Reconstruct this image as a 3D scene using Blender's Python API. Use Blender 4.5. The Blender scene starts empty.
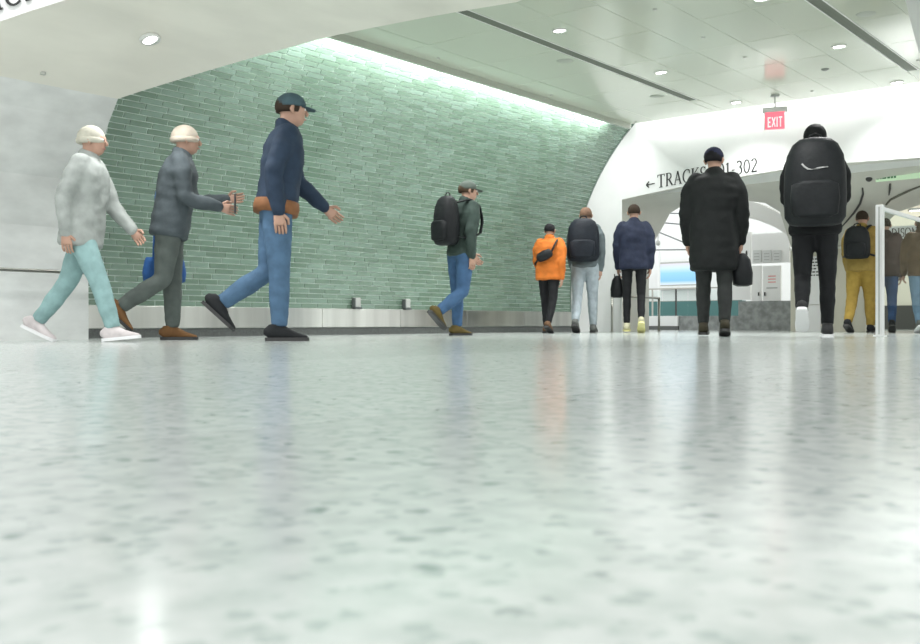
import bpy, bmesh, math, random
from mathutils import Vector, Matrix, noise
from mathutils.bvhtree import BVHTree
random.seed(7)
SC = bpy.context.scene
COL = SC.collection

# ------------------------------------------------------------------ camera
FPX, CXP, HY = 979.0, 460.0, 322.0          # focal length, principal point (920x644 frame)
CAMH = 0.14
TH = math.radians(39.4)                     # corridor runs along +Y; the camera looks 39.4 deg left of it
FWD = Vector((-math.sin(TH), math.cos(TH), 0)); RGT = Vector((math.cos(TH), math.sin(TH), 0))
ORG = Vector((0, 0, CAMH))
cam = bpy.data.cameras.new('camera'); cam.sensor_width = 36; cam.lens = FPX / 920 * 36
cam.clip_start = 0.02; cam.clip_end = 200
cam.dof.use_dof = True; cam.dof.focus_distance = 10.5; cam.dof.aperture_fstop = 9
camo = bpy.data.objects.new('camera', cam); COL.objects.link(camo)
camo.location = ORG; camo.rotation_euler = (math.pi / 2, 0, TH)
SC.camera = camo

# ------------------------------------------------------------------ world and view
w = bpy.data.worlds.new('world'); SC.world = w; w.use_nodes = True
bg = w.node_tree.nodes['Background']
bg.inputs[0].default_value = (0.98, 1.0, 0.985, 1); bg.inputs[1].default_value = 1.25
vs = SC.view_settings
vs.view_transform = 'Standard'; vs.look = 'None'; vs.gamma = 1; vs.use_curve_mapping = False
vs.exposure = 0.3

# main proportions (metres)
ZC = 2.82            # flat ceiling
YF = 12.0            # far portal face
YB = 14.4            # back edge of far portal
ARC_X, ARC_Z, ARC_R = -4.565, 0.52, 3.215     # vault profile of the tiled wall
Z_ST0, Z_ST1 = 0.083, 0.284                   # stainless band

def arcx(z):
    return ARC_X - math.sqrt(max(0, ARC_R ** 2 - max(0, z - ARC_Z) ** 2))

# ------------------------------------------------------------------ pixel helpers (a direction; the plane it meets gives the distance)
def ray(x, y):
    return FWD + RGT * ((x - CXP) / FPX) + Vector((0, 0, (HY - y) / FPX))
def atY(x, y, Y): r = ray(x, y); return ORG + r * (Y / r.y)
def atX(x, y, X): r = ray(x, y); return ORG + r * (X / r.x)
def atZ(x, y, Z): r = ray(x, y); return ORG + r * ((Z - CAMH) / r.z)
def atD(x, y, d): return ORG + ray(x, y) * d
def floor_at(x, d): p = atD(x, HY, d); return Vector((p.x, p.y, 0))
def proj(p):
    v = p - ORG; d = v.dot(FWD)
    return CXP + FPX * v.dot(RGT) / d, HY - FPX * v.z / d, d

# ------------------------------------------------------------------ lights
def area(name, loc, rot, sx, sy, power, col=(1, 1, 1)):
    l = bpy.data.lights.new(name, 'AREA'); l.shape = 'RECTANGLE'; l.size = sx; l.size_y = sy
    l.energy = power; l.color = col
    o = bpy.data.objects.new(name, l); COL.objects.link(o); o.location = loc; o.rotation_euler = rot
    return o
# LED strips in the coves: above the tiled wall, above the far portal face
area('cove_light', (-6.70, 8.3, 2.80), (0, math.radians(20), 0), 0.05, 6.2, 120)
area('cove_light', (-4.4, 11.80, 2.96), (math.radians(12), 0, 0), 4.6, 0.06, 15)

# ------------------------------------------------------------------ materials
MATS = {}
def mat(name, col, rough=0.5, metal=0.0, spec=0.5, noise_amt=0.0, noise_scale=20.0, bump=0.0, bump_scale=60.0,
        emit=None, emit_s=0.0, coat=0.0, col2=None, stretch=None):
    if name in MATS: return MATS[name]
    m = bpy.data.materials.new(name); m.use_nodes = True; nt = m.node_tree; b = nt.nodes['Principled BSDF']
    b.inputs['Base Color'].default_value = (*col, 1); b.inputs['Roughness'].default_value = rough
    b.inputs['Metallic'].default_value = metal; b.inputs['Specular IOR Level'].default_value = spec
    b.inputs['Coat Weight'].default_value = coat
    if emit: b.inputs['Emission Color'].default_value = (*emit, 1); b.inputs['Emission Strength'].default_value = emit_s
    tc = nt.nodes.new('ShaderNodeTexCoord'); src = tc.outputs['Object']
    if stretch:
        mp = nt.nodes.new('ShaderNodeMapping'); mp.inputs['Scale'].default_value = stretch
        nt.links.new(src, mp.inputs[0]); src = mp.outputs[0]
    if noise_amt > 0 or col2:
        n = nt.nodes.new('ShaderNodeTexNoise'); n.inputs['Scale'].default_value = noise_scale; n.inputs['Detail'].default_value = 5
        nt.links.new(src, n.inputs['Vector'])
        r = nt.nodes.new('ShaderNodeValToRGB')
        c2 = col2 if col2 else tuple(max(0, c * (1 - noise_amt)) for c in col)
        r.color_ramp.elements[0].position = 0.35; r.color_ramp.elements[1].position = 0.65
        r.color_ramp.elements[0].color = (*c2, 1); r.color_ramp.elements[1].color = (*col, 1)
        nt.links.new(n.outputs['Fac'], r.inputs[0]); nt.links.new(r.outputs[0], b.inputs['Base Color'])
    if bump > 0:
        n2 = nt.nodes.new('ShaderNodeTexNoise'); n2.inputs['Scale'].default_value = bump_scale; n2.inputs['Detail'].default_value = 4
        nt.links.new(src, n2.inputs['Vector'])
        bp = nt.nodes.new('ShaderNodeBump'); bp.inputs['Strength'].default_value = bump; bp.inputs['Distance'].default_value = 0.01
        nt.links.new(n2.outputs['Fac'], bp.inputs['Height']); nt.links.new(bp.outputs[0], b.inputs['Normal'])
    MATS[name] = m
    return m

def tile_mat(name, island):
    m = bpy.data.materials.new(name); m.use_nodes = True; nt = m.node_tree; b = nt.nodes['Principled BSDF']
    if island:
        g = nt.nodes.new('ShaderNodeNewGeometry'); o = g.outputs['Random Per Island']
    else:
        g = nt.nodes.new('ShaderNodeObjectInfo'); o = g.outputs['Random']
    r = nt.nodes.new('ShaderNodeValToRGB'); e = r.color_ramp.elements
    e[0].position = 0; e[0].color = (0.120, 0.185, 0.136, 1)
    e[1].position = 1; e[1].color = (0.175, 0.255, 0.205, 1)
    k = e.new(0.55); k.color = (0.148, 0.222, 0.168, 1)
    nt.links.new(o, r.inputs[0]); nt.links.new(r.outputs[0], b.inputs['Base Color'])
    b.inputs['Roughness'].default_value = 0.16; b.inputs['Specular IOR Level'].default_value = 0.5
    return m

def terrazzo(name, base, tint=1.0):
    m = bpy.data.materials.new(name); m.use_nodes = True; nt = m.node_tree; b = nt.nodes['Principled BSDF']
    L = nt.links.new
    tc = nt.nodes.new('ShaderNodeTexCoord')
    def vor(scale, lo, hi, thr):
        dn = nt.nodes.new('ShaderNodeTexNoise'); dn.inputs['Scale'].default_value = scale * 1.7
        L(tc.outputs['Object'], dn.inputs['Vector'])
        ad = nt.nodes.new('ShaderNodeMixRGB'); ad.blend_type = 'ADD'; ad.inputs[0].default_value = 0.9 / scale
        L(tc.outputs['Object'], ad.inputs[1]); L(dn.outputs['Color'], ad.inputs[2])
        v = nt.nodes.new('ShaderNodeTexVoronoi'); v.inputs['Scale'].default_value = scale
        L(ad.outputs[0], v.inputs['Vector'])
        sep = nt.nodes.new('ShaderNodeSeparateColor'); L(v.outputs['Color'], sep.inputs[0])
        gt = nt.nodes.new('ShaderNodeMath'); gt.operation = 'GREATER_THAN'; gt.inputs[1].default_value = thr; L(sep.outputs[0], gt.inputs[0])
        mr = nt.nodes.new('ShaderNodeMapRange'); mr.inputs[1].default_value = lo; mr.inputs[2].default_value = hi
        mr.inputs[3].default_value = 1; mr.inputs[4].default_value = 0; L(v.outputs['Distance'], mr.inputs[0])
        mu = nt.nodes.new('ShaderNodeMath'); mu.operation = 'MULTIPLY'; L(gt.outputs[0], mu.inputs[0]); L(mr.outputs[0], mu.inputs[1])
        return mu.outputs[0]
    n1 = nt.nodes.new('ShaderNodeTexNoise'); n1.inputs['Scale'].default_value = 26; n1.inputs['Detail'].default_value = 6
    L(tc.outputs['Object'], n1.inputs['Vector'])
    r1 = nt.nodes.new('ShaderNodeValToRGB'); r1.color_ramp.elements[0].position = 0.33; r1.color_ramp.elements[1].position = 0.62
    r1.color_ramp.elements[0].color = (base[0] * .80, base[1] * .83, base[2] * .82, 1); r1.color_ramp.elements[1].color = (*base, 1)
    L(n1.outputs['Fac'], r1.inputs[0])
    mx = nt.nodes.new('ShaderNodeMixRGB'); mx.inputs[2].default_value = (base[0] * .60, base[1] * .67, base[2] * .65, 1)
    f = vor(55, 0.25, 0.55, 0.62); f2 = nt.nodes.new('ShaderNodeMath'); f2.operation = 'MULTIPLY'; f2.inputs[1].default_value = 0.75; L(f, f2.inputs[0])
    L(f2.outputs[0], mx.inputs[0]); L(r1.outputs[0], mx.inputs[1])
    mx2 = nt.nodes.new('ShaderNodeMixRGB'); mx2.inputs[2].default_value = (base[0] * .34, base[1] * .42, base[2] * .40, 1)
    g = vor(34, 0.15, 0.42, 0.86); g2 = nt.nodes.new('ShaderNodeMath'); g2.operation = 'MULTIPLY'; g2.inputs[1].default_value = 0.8; L(g, g2.inputs[0])
    L(g2.outputs[0], mx2.inputs[0]); L(mx.outputs[0], mx2.inputs[1])
    L(mx2.outputs[0], b.inputs['Base Color'])
    b.inputs['Roughness'].default_value = 0.165; b.inputs['Specular IOR Level'].default_value = 0.6
    bn = nt.nodes.new('ShaderNodeTexNoise'); bn.inputs['Scale'].default_value = 9; bn.inputs['Detail'].default_value = 2
    L(tc.outputs['Object'], bn.inputs['Vector'])
    bp = nt.nodes.new('ShaderNodeBump'); bp.inputs['Strength'].default_value = 0.02; bp.inputs['Distance'].default_value = 0.01
    L(bn.outputs['Fac'], bp.inputs['Height']); L(bp.outputs[0], b.inputs['Normal'])
    return m

M_terr = terrazzo('terrazzo', (0.585, 0.615, 0.600))
M_terr2 = terrazzo('terrazzo_light', (0.635, 0.665, 0.65))
M_joint = mat('joint_strip', (0.50, 0.54, 0.52), 0.4)
M_tile1 = tile_mat('glazed_tile', False); M_tile2 = tile_mat('glazed_tile_field', True)
M_grout = mat('grout', (0.74, 0.84, 0.78), 0.7)
M_white = mat('white_stone', (0.74, 0.75, 0.74), 0.45, noise_amt=0.05, noise_scale=3)
M_pier = mat('pale_marble', (0.78, 0.80, 0.78), 0.35, noise_amt=0.16, noise_scale=3.5, stretch=(1, 1, 2))
M_marble = mat('beige_marble', (0.84, 0.825, 0.74), 0.28, noise_amt=0.10, noise_scale=1.6, stretch=(2.2, .7, 1))
M_panel = mat('ceiling_panel', (0.64, 0.68, 0.575), 0.13, spec=0.6)
M_gap = mat('ceiling_gap', (0.80, 0.83, 0.76), 0.6)
M_lip = mat('ceiling_lip', (0.46, 0.49, 0.42), 0.4)
M_slot = mat('slot_grille', (0.155, 0.175, 0.14), 0.6)
M_steel = mat('brushed_steel', (0.60, 0.60, 0.57), 0.30, metal=1.0, noise_amt=0.25, noise_scale=1.0, stretch=(1, 5.0, 0.4))
_nt = M_steel.node_tree; _b = _nt.nodes['Principled BSDF']; _tg = _nt.nodes.new('ShaderNodeTangent'); _tg.direction_type = 'RADIAL'; _tg.axis = 'Z'
_nt.links.new(_tg.outputs[0], _b.inputs['Tangent']); _b.inputs['Anisotropic'].default_value = 0.85; _b.inputs['Anisotropic Rotation'].default_value = 0.25
M_granite = mat('dark_granite', (0.085, 0.092, 0.088), 0.35, col2=(0.16, 0.17, 0.165), noise_scale=90)
M_gmarble = mat('grey_marble', (0.34, 0.36, 0.36), 0.4, col2=(0.20, 0.215, 0.21), noise_scale=9)
M_rail = mat('rail_steel', (0.36, 0.36, 0.33), 0.3, metal=1.0)
M_railw = mat('white_aluminium', (0.84, 0.85, 0.85), 0.35)
M_black = mat('letter_black', (0.02, 0.02, 0.02), 0.4)
M_grey = mat('housing_grey', (0.42, 0.43, 0.41), 0.5)
M_dark = mat('dark_plastic', (0.03, 0.03, 0.03), 0.4)
M_lens = mat('lamp_lens', (1, 1, 1), 0.4, emit=(1, 1, 0.97), emit_s=9)
M_trimw = mat('lamp_trim', (0.78, 0.79, 0.76), 0.4)
M_cream = mat('cream_wall', (0.70, 0.68, 0.58), 0.5, noise_amt=0.06, noise_scale=3)
M_farwhite = mat('far_white', (0.86, 0.87, 0.87), 0.5)
M_teal = mat('teal_wall', (0.06, 0.16, 0.16), 0.4)
M_vault = mat('vault_plaster', (0.60, 0.60, 0.54), 0.45, noise_amt=0.06, noise_scale=2)
def glass_mat():
    m = bpy.data.materials.new('clear_glass'); m.use_nodes = True; nt = m.node_tree
    b = nt.nodes['Principled BSDF']
    t = nt.nodes.new('ShaderNodeBsdfTransparent'); t.inputs[0].default_value = (0.95, 0.98, 0.97, 1)
    g = nt.nodes.new('ShaderNodeBsdfGlossy'); g.inputs['Roughness'].default_value = 0.02
    lw = nt.nodes.new('ShaderNodeLayerWeight'); lw.inputs[0].default_value = 0.5
    fr = nt.nodes.new('ShaderNodeMath'); fr.operation = 'POWER'; fr.inputs[1].default_value = 5.0; nt.links.new(lw.outputs['Facing'], fr.inputs[0])
    f0 = fr; fr = nt.nodes.new('ShaderNodeMath'); fr.operation = 'MULTIPLY'; fr.inputs[1].default_value = 0.22; nt.links.new(f0.outputs[0], fr.inputs[0])
    mx = nt.nodes.new('ShaderNodeMixShader')
    nt.links.new(fr.outputs[0], mx.inputs[0]); nt.links.new(t.outputs[0], mx.inputs[1]); nt.links.new(g.outputs[0], mx.inputs[2])
    nt.links.new(mx.outputs[0], nt.nodes['Material Output'].inputs[0]); nt.nodes.remove(b)
    return m
M_glass = glass_mat()

# ------------------------------------------------------------------ object helpers
def link(name, me, m=None, parent=None):
    if isinstance(me, bmesh.types.BMesh):
        bm = me; me = bpy.data.meshes.new(name)
        bmesh.ops.recalc_face_normals(bm, faces=bm.faces); bm.to_mesh(me); bm.free()
    o = bpy.data.objects.new(name, me); COL.objects.link(o)
    if m and not me.materials: me.materials.append(m)
    if parent: o.parent = parent
    return o
def struct(o): o['kind'] = 'structure'; return o
def tag(o, label, cat, group=None):
    o['label'] = label; o['category'] = cat
    if group: o['group'] = group
    return o
def thing(name, label, cat, loc=(0, 0, 0), rz=0, group=None):
    o = bpy.data.objects.new(name, None); COL.objects.link(o); o.empty_display_size = 0.1
    o.location = loc; o.rotation_euler = (0, 0, rz); tag(o, label, cat, group)
    return o
def box(bm, x0, x1, y0, y1, z0, z1, bev=0):
    vs_ = [bm.verts.new(p) for p in ((x0, y0, z0), (x1, y0, z0), (x1, y1, z0), (x0, y1, z0), (x0, y0, z1), (x1, y0, z1), (x1, y1, z1), (x0, y1, z1))]
    fs = [bm.faces.new([vs_[i] for i in f]) for f in ((3, 2, 1, 0), (4, 5, 6, 7), (0, 1, 5, 4), (1, 2, 6, 5), (2, 3, 7, 6), (3, 0, 4, 7))]
    if bev:
        es = {e for f in fs for e in f.edges}
        bmesh.ops.bevel(bm, geom=list(es), offset=bev, segments=2, affect='EDGES', profile=0.5)
def boxo(name, m, parent, x0, x1, y0, y1, z0, z1, bev=0):
    bm = bmesh.new(); box(bm, x0, x1, y0, y1, z0, z1, bev); return link(name, bm, m, parent)
def prism(bm, poly, a, b):
    """poly: list of Vector; extruded by vector from a to b offsets"""
    v0 = [bm.verts.new(Vector(p) + a) for p in poly]; v1 = [bm.verts.new(Vector(p) + b) for p in poly]
    bm.faces.new(v0[::-1]); bm.faces.new(v1); n = len(poly)
    for i in range(n): bm.faces.new((v0[i], v0[(i + 1) % n], v1[(i + 1) % n], v1[i]))
def loft(bm, secs, n=14, side=Vector((1, 0, 0)), power=2.0, cap=True):
    """secs: (center, rx, ry[, axisdir]); rings across the path, closed with rounded ends"""
    pts = [Vector(s[0]) for s in secs]; rings = []
    for i, s in enumerate(secs):
        t = (pts[min(i + 1, len(pts) - 1)] - pts[max(i - 1, 0)])
        if t.length < 1e-9: t = Vector((0, 0, 1))
        t.normalize()
        sd = side - t * side.dot(t)
        if sd.length < 1e-3: sd = Vector((0, 1, 0)) - t * t.y
        sd.normalize(); up = t.cross(sd)
        ring = []
        for k in range(n):
            a = 2 * math.pi * k / n; c, q = math.cos(a), math.sin(a)
            c2 = math.copysign(abs(c) ** (2 / power), c); q2 = math.copysign(abs(q) ** (2 / power), q)
            ring.append(bm.verts.new(pts[i] + sd * (s[1] * c2) + up * (s[2] * q2)))
        rings.append(ring)
    for a, b in zip(rings, rings[1:]):
        for k in range(n): bm.faces.new((a[k], a[(k + 1) % n], b[(k + 1) % n], b[k]))
    if cap: bm.faces.new(rings[0][::-1]); bm.faces.new(rings[-1])
    return rings
def capsule(bm, pts, rad, n=12, side=Vector((1, 0, 0)), flat=1.0):
    """rounded tapered tube"""
    pts = [Vector(p) for p in pts]
    d0 = (pts[0] - pts[1]).normalized(); d1 = (pts[-1] - pts[-2]).normalized()
    secs = []
    for f, g in ((0.92, 0.38), (0.6, 0.8)): secs.append((pts[0] + d0 * rad[0] * f, rad[0] * g, rad[0] * g * flat))
    for p, r in zip(pts, rad): secs.append((p, r, r * flat))
    for f, g in ((0.6, 0.8), (0.92, 0.38)): secs.append((pts[-1] + d1 * rad[-1] * f, rad[-1] * g, rad[-1] * g * flat))
    return loft(bm, secs, n, side)
def tube(bm, pts, r, n=10): 
    return loft(bm, [(p, r, r) for p in pts], n)
def ellipsoid(bm, c, rx, ry, rz, n=16, m=10):
    secs = []
    for i in range(m + 1):
        a = math.pi * (i + 0.02) / (m + 0.04) - math.pi / 2
        secs.append((Vector(c) + Vector((0, 0, rz * math.sin(a))), max(1e-3, rx * math.cos(a)), max(1e-3, ry * math.cos(a))))
    return loft(bm, secs, n)
def smooth(o, ang=None):
    for p in o.data.polygons: p.use_smooth = True
    return o
def disc(bm, c, r, h, n=20):
    c = Vector(c); return loft(bm, [(c, r, r), (c + Vector((0, 0, h)), r, r)], n)

# ------------------------------------------------------------------ floor
floor = struct(boxo('floor', M_joint, None, -14, 10, -6, 30, -0.15, -0.004))
for i, (xa, xb, m_) in enumerate(((-14, -2.70, M_terr), (-2.698, -1.032, M_terr2), (-1.030, 10, M_terr))):
    boxo('terrazzo_band', m_, floor, xa, xb, -6, 30, -0.005, 0.0)

# ------------------------------------------------------------------ tiled vault wall
def prof(s):
    """arc length from z = Z_ST1 upward -> point (X, Z), inward normal angle phi"""
    st = ARC_Z - Z_ST1
    if s < st: return arcx(0), Z_ST1 + s, 0.0
    ph = (s - st) / ARC_R
    return ARC_X - ARC_R * math.cos(ph), ARC_Z + ARC_R * math.sin(ph), ph
SMAX = (ARC_Z - Z_ST1) + ARC_R * math.asin((ZC + 0.12 - ARC_Z) / ARC_R)
Y0T = 3.4
bm = bmesh.new(); prev = None
N = 40
for i in range(N + 1):
    x, z, ph = prof(SMAX * i / N)
    if i == 0: z = 0.0
    row = [bm.verts.new((x - 0.006 * math.cos(ph), y, z + 0.006 * math.sin(ph))) for y in (Y0T, YF)]
    rb = [bm.verts.new((-8.15, y, z)) for y in (Y0T, YF)]
    cur = row + rb
    if prev:
        bm.faces.new((prev[0], prev[1], cur[1], cur[0]))
        bm.faces.new((prev[2], cur[2], cur[3], prev[3]))
        bm.faces.new((prev[1], prev[3], cur[3], cur[1])); bm.faces.new((prev[0], cur[0], cur[2], prev[2]))
    prev = cur
wall_left = struct(link('wall_left', bm, M_grout))
PR, PL = 0.0526, 0.2185; TW, TLn = PR - 0.0075, PL - 0.0075
def tile_geo():
    h, l, t, c = TW / 2, TLn / 2, 0.007, 0.001
    v = [(0, -l, -h), (0, l, -h), (0, l, h), (0, -l, h), (t, -l + c, -h + c), (t, l - c, -h + c), (t, l - c, h - c), (t, -l + c, h - c)]
    f = [(4, 5, 6, 7), (0, 1, 5, 4), (1, 2, 6, 5), (2, 3, 7, 6), (3, 0, 4, 7)]
    return v, f
tv, tf = tile_geo()
tmesh = bpy.data.meshes.new('tile'); tmesh.from_pydata(tv, [], tf); tmesh.materials.append(M_tile1)
tiles = []
nrow = int(SMAX / PR)
for r in range(nrow):
    x, z, ph = prof((r + 0.5) * PR)
    off = (0.5 * (r % 2) + 0.17 * ((r * 7) % 3 - 1)) * PL
    y = Y0T + off
    while y < YF - 0.02:
        ya = y
        tilt = (random.gauss(0, 0.010), random.gauss(0, 0.012))
        L = 1.0; yc = ya + PL / 2
        if ya + TLn > YF - 0.012:                      # cut tile at the portal
            L = max(0.12, (YF - 0.012 - ya) / TLn); yc = ya + TLn * L / 2 + (PL - TLn) / 2
        mtx = Matrix.Translation((x - 0.006 * math.cos(ph), yc, z + 0.006 * math.sin(ph))) @ Matrix.Rotation(ph + tilt[0], 4, 'Y') @ Matrix.Rotation(tilt[1], 4, 'Z') @ Matrix.Diagonal((1, L, 1, 1))
        px_, py_, d_ = proj(Vector((x, yc, z)))
        vis = 92 < px_ < 640 and py_ > 40 and (py_ > 98.9 - (px_ - 118) * 0.30 or px_ > 330) and z < ZC - 0.1
        # projected size
        ax, ay, _ = proj(Vector((x, yc - TLn / 2, z))); bx_, by_, _ = proj(Vector((x, yc + TLn / 2, z)))
        tiles.append((abs(bx_ - ax) * TW / d_ if vis else -1, mtx))
        y += PL
tiles.sort(key=lambda t: -t[0])
for a, mtx in tiles[:300]:
    o = bpy.data.objects.new('tile', tmesh); COL.objects.link(o); o.parent = wall_left; o.matrix_local = mtx
vv, ff = [], []
for a, mtx in tiles[300:]:
    b0 = len(vv); vv += [tuple(mtx @ Vector(p)) for p in tv]; ff += [tuple(b0 + i for i in f) for f in tf]
me = bpy.data.meshes.new('tile_field'); me.from_pydata(vv, [], ff); me.materials.append(M_tile2)
o = link('tile_field', me, None, wall_left); o['kind'] = 'stuff'
# stainless band panels and granite base
base = struct(boxo('baseboard_left', M_granite, None, -8.0, arcx(0) + 0.02, Y0T, YF - 0.01, 0, Z_ST0 - 0.004))
bm = bmesh.new(); yy = Y0T + 0.05
pw = 1.22
while yy < YF - 0.05:
    y1 = min(yy + pw - 0.004, YF - 0.012)
    bm = bmesh.new(); box(bm, arcx(0) - 0.02, arcx(0) + 0.05 + random.uniform(0, .002), yy, y1, Z_ST0, Z_ST1, 0.004)
    link('steel_panel', bm, M_steel, base); yy += pw
# dark trim at the end of the tiling
bm = bmesh.new(); prev = None
for i in range(41):
    x, z, ph = prof(SMAX * i / 40)
    c, s_ = math.cos(ph), math.sin(ph)
    cur = [bm.verts.new((x + c * q, yv, z - s_ * q)) for q, yv in ((-0.01, YF - 0.012), (0.014, YF - 0.012), (0.014, YF - 0.001), (-0.01, YF - 0.001))]
    if prev:
        for k in range(4): bm.faces.new((prev[k], prev[(k + 1) % 4], cur[(k + 1) % 4], cur[k]))
    prev = cur
struct(link('trim_1', bm, mat('dark_trim', (0.16, 0.20, 0.18), 0.4)))

# ------------------------------------------------------------------ near pier (pale marble) on the left
cp = [atY(x, y, 4.14) for x, y in ((88.5, 300), (88, 230), (92, 182.5), (101, 150), (109, 122), (118, 98.9))]
YN = 4.14
prof_p = [(cp[0].x, 0.0), (cp[0].x, cp[0].z), (cp[1].x, cp[1].z), (cp[2].x, cp[2].z), (cp[3].x, cp[3].z), (cp[4].x, cp[4].z), (cp[5].x, cp[5].z)]
XCR, ZCR = prof_p[-1]
bm = bmesh.new()
poly = [Vector((x, 0, z)) for x, z in prof_p] + [Vector((-8.6, 0, ZCR)), Vector((-8.6, 0, 0))]
prism(bm, poly, Vector((0, -2.5, 0)), Vector((0, YN, 0)))
wall_near = struct(link('wall_near', bm, M_pier))
# splayed rib soffit
SL = 0.72; RISE = ZC - 0.02 - ZCR
def rib_z(x):
    return ZCR + RISE * (1 - math.exp(-SL * max(0, x - XCR) / RISE))
def rib_hit(x, y):
    r = ray(x, y); lo, hi = 0.5, 9.5
    lo = 2.0; hi = -XCR / -r.x if r.x < 0 else 12
    for _ in range(60):
        m_ = (lo + hi) / 2; q = ORG + r * m_
        if q.z < rib_z(q.x): lo = m_
        else: hi = m_
    return ORG + r * lo
far_px = [(118, 98.9), (134, 93.4), (150, 88.5), (200, 73), (260, 55.6), (327.2, 37), (380, 26.3), (430, 16.8), (477.2, 8.5), (515, 2.6)]
far_e = [rib_hit(*p) for p in far_px]
far_e[0] = Vector((XCR, YN, ZCR))
far_e += [Vector((-3.6, far_e[-1].y + 0.05, rib_z(-3.6))), Vector((-0.8, far_e[-1].y - 0.2, rib_z(-.8)))]
near_px = [(0, 20.9), (30, 10.5), (62.6, 0.4), (120, -16), (180, -32), (240, -47), (300, -60)]
near_e = [rib_hit(*p) for p in near_px]
dn = (near_e[1] - near_e[0]); t0 = (XCR - near_e[0].x) / dn.x
near0 = near_e[0] + dn * t0; near0 = Vector((XCR, near0.y, ZCR))
near_e = [near0] + near_e + [Vector((-3.4, near_e[-1].y + 0.9, rib_z(-3.4))), Vector((-0.8, near_e[-1].y + 0.7, rib_z(-.8)))]
def resample(pts, n):
    ls = [0]
    for a, b in zip(pts, pts[1:]): ls.append(ls[-1] + (b - a).length)
    out = []
    for i in range(n):
        s = ls[-1] * i / (n - 1); k = 0
        while k < len(ls) - 2 and ls[k + 1] < s: k += 1
        f = (s - ls[k]) / (ls[k + 1] - ls[k]); out.append(pts[k].lerp(pts[k + 1], f))
    return out
FE, NE = far_e, near_e
bm = bmesh.new()
nA = resample(near_e, 12)
def zrib(p):
    return min(ZC - 0.03, ZCR + SL * (p.x - XCR))
def rib_mesh():
    bm = bmesh.new(); ro, rt = [], []
    fe = resample(far_e, 40); n = 40; ne = resample(near_e, n)
    for i in range(n):
        row = []; top = []
        for j in range(5):
            q = ne[i].lerp(fe[i], j / 4)
            if 0 < j < 4: q.z = rib_z(q.x)
            row.append(bm.verts.new(q)); top.append(bm.verts.new((q.x, q.y, ZC - 0.005)))
        ro.append(row); rt.append(top)
    for i in range(n - 1):
        for j in range(4):
            bm.faces.new((ro[i][j], ro[i][j + 1], ro[i + 1][j + 1], ro[i + 1][j]))
            bm.faces.new((rt[i][j], rt[i + 1][j], rt[i + 1][j + 1], rt[i][j + 1]))
        bm.faces.new((ro[i][4], rt[i][4], rt[i + 1][4], ro[i + 1][4]))
    for i in (0, n - 1):
        for j in range(4): bm.faces.new((ro[i][j], rt[i][j], rt[i][j + 1], ro[i][j + 1]))
    bmesh.ops.recalc_face_normals(bm, faces=bm.faces); bm.normal_update()
    for e in bm.edges:
        if len(e.link_faces) == 2 and e.calc_face_angle(0) > 0.5: e.smooth = False
    return bm
rib = struct(link('trim_2', rib_mesh(), M_marble)); [setattr(p_, 'use_smooth', abs(p_.normal.z) > .3) for p_ in rib.data.polygons]; rib['label'] = 'beige marble soffit of the near splayed rib'
# filler behind the crease so nothing shows between pier and rib
# lettered near face above the rib's near edge
bm = bmesh.new(); prev = None
for p in near_e[:]:
    q = [bm.verts.new(p + Vector((0, 0, -0.004))), bm.verts.new((p.x, p.y, 4.6)), bm.verts.new((p.x - .08, p.y + 0.1, p.z + 0.0)), bm.verts.new((p.x - .08, p.y + .1, 4.6))]
    if prev:
        bm.faces.new((prev[0], q[0], q[1], prev[1])); bm.faces.new((prev[2], prev[3], q[3], q[2]))
        bm.faces.new((prev[1], q[1], q[3], prev[3]))
    prev = q
face_near = struct(link('wall_over_rib', bm, M_white))
_e = near_e[3] - near_e[1]; _n = Vector((_e.y, -_e.x, 0)).normalized(); _lp = near_e[2] + _n * 1.1; _lp.z = 4.3
_lt = area('wall_washer', _lp, (0, 0, 0), 1.6, 0.2, 45); _lt.rotation_euler = (near_e[2] + Vector((0, 0, .25)) - _lp).to_track_quat('-Z', 'Y').to_euler()

# ------------------------------------------------------------------ ceiling
ceil = struct(boxo('ceiling', M_gap, None, -6.63, -0.6, 4.3, YF - 0.28, ZC + 0.004, ZC + 0.10))
boxo('ceiling_lip', M_lip, ceil, -6.66, -6.625, 5.2, YF - 0.28, ZC - 0.063, ZC + 0.10)
def edge_y(x):
    for a, b in zip(far_e, far_e[1:]):
        if a.x <= x <= b.x: return a.y + (b.y - a.y) * (x - a.x) / (b.x - a.x)
    return far_e[-1].y if x > far_e[-1].x else 4
XS1, XS2, SW = -5.335, -2.893, 0.060
gx = (XS2 - XS1) / 5; gy = 0.93
xl = [-6.655, -6.24]
slots_x = []
cells = [(-6.625, -6.25), (-6.25, XS1 - SW)]
cells += [(XS1 + SW, XS1 + gx)] + [(XS1 + gx * k, XS1 + gx * (k + 1)) for k in (1, 2, 3)] + [(XS1 + gx * 4, XS2 - SW)]
cells += [(XS2 + SW, XS2 + gx), (XS2 + gx, XS2 + 2 * gx), (XS2 + 2 * gx, XS2 + 3 * gx)]
lines_y = [8.06 + gy * k for k in range(-4, 5)]
lines_y = [y for y in lines_y if y < YF - 0.4] + [YF - 0.28]
for (xa, xb) in cells:
    for ya, yb in zip(lines_y, lines_y[1:]):
        if yb < edge_y((xa + xb) / 2) - 0.5: continue
        g = 0.003
        bm = bmesh.new(); box(bm, xa + g, xb - g, ya + g, yb - g, ZC, ZC + 0.0045)
        rx, ry = random.gauss(0, .0012), random.gauss(0, .0012)
        bmesh.ops.rotate(bm, verts=bm.verts, cent=((xa + xb) / 2, (ya + yb) / 2, ZC), matrix=Matrix.Rotation(rx, 3, 'X') @ Matrix.Rotation(ry, 3, 'Y'))
        link('ceiling_panel', bm, M_panel, ceil)
Y1S = (6.45, 10.93); Y2S = (6.6, 11.12)
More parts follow.
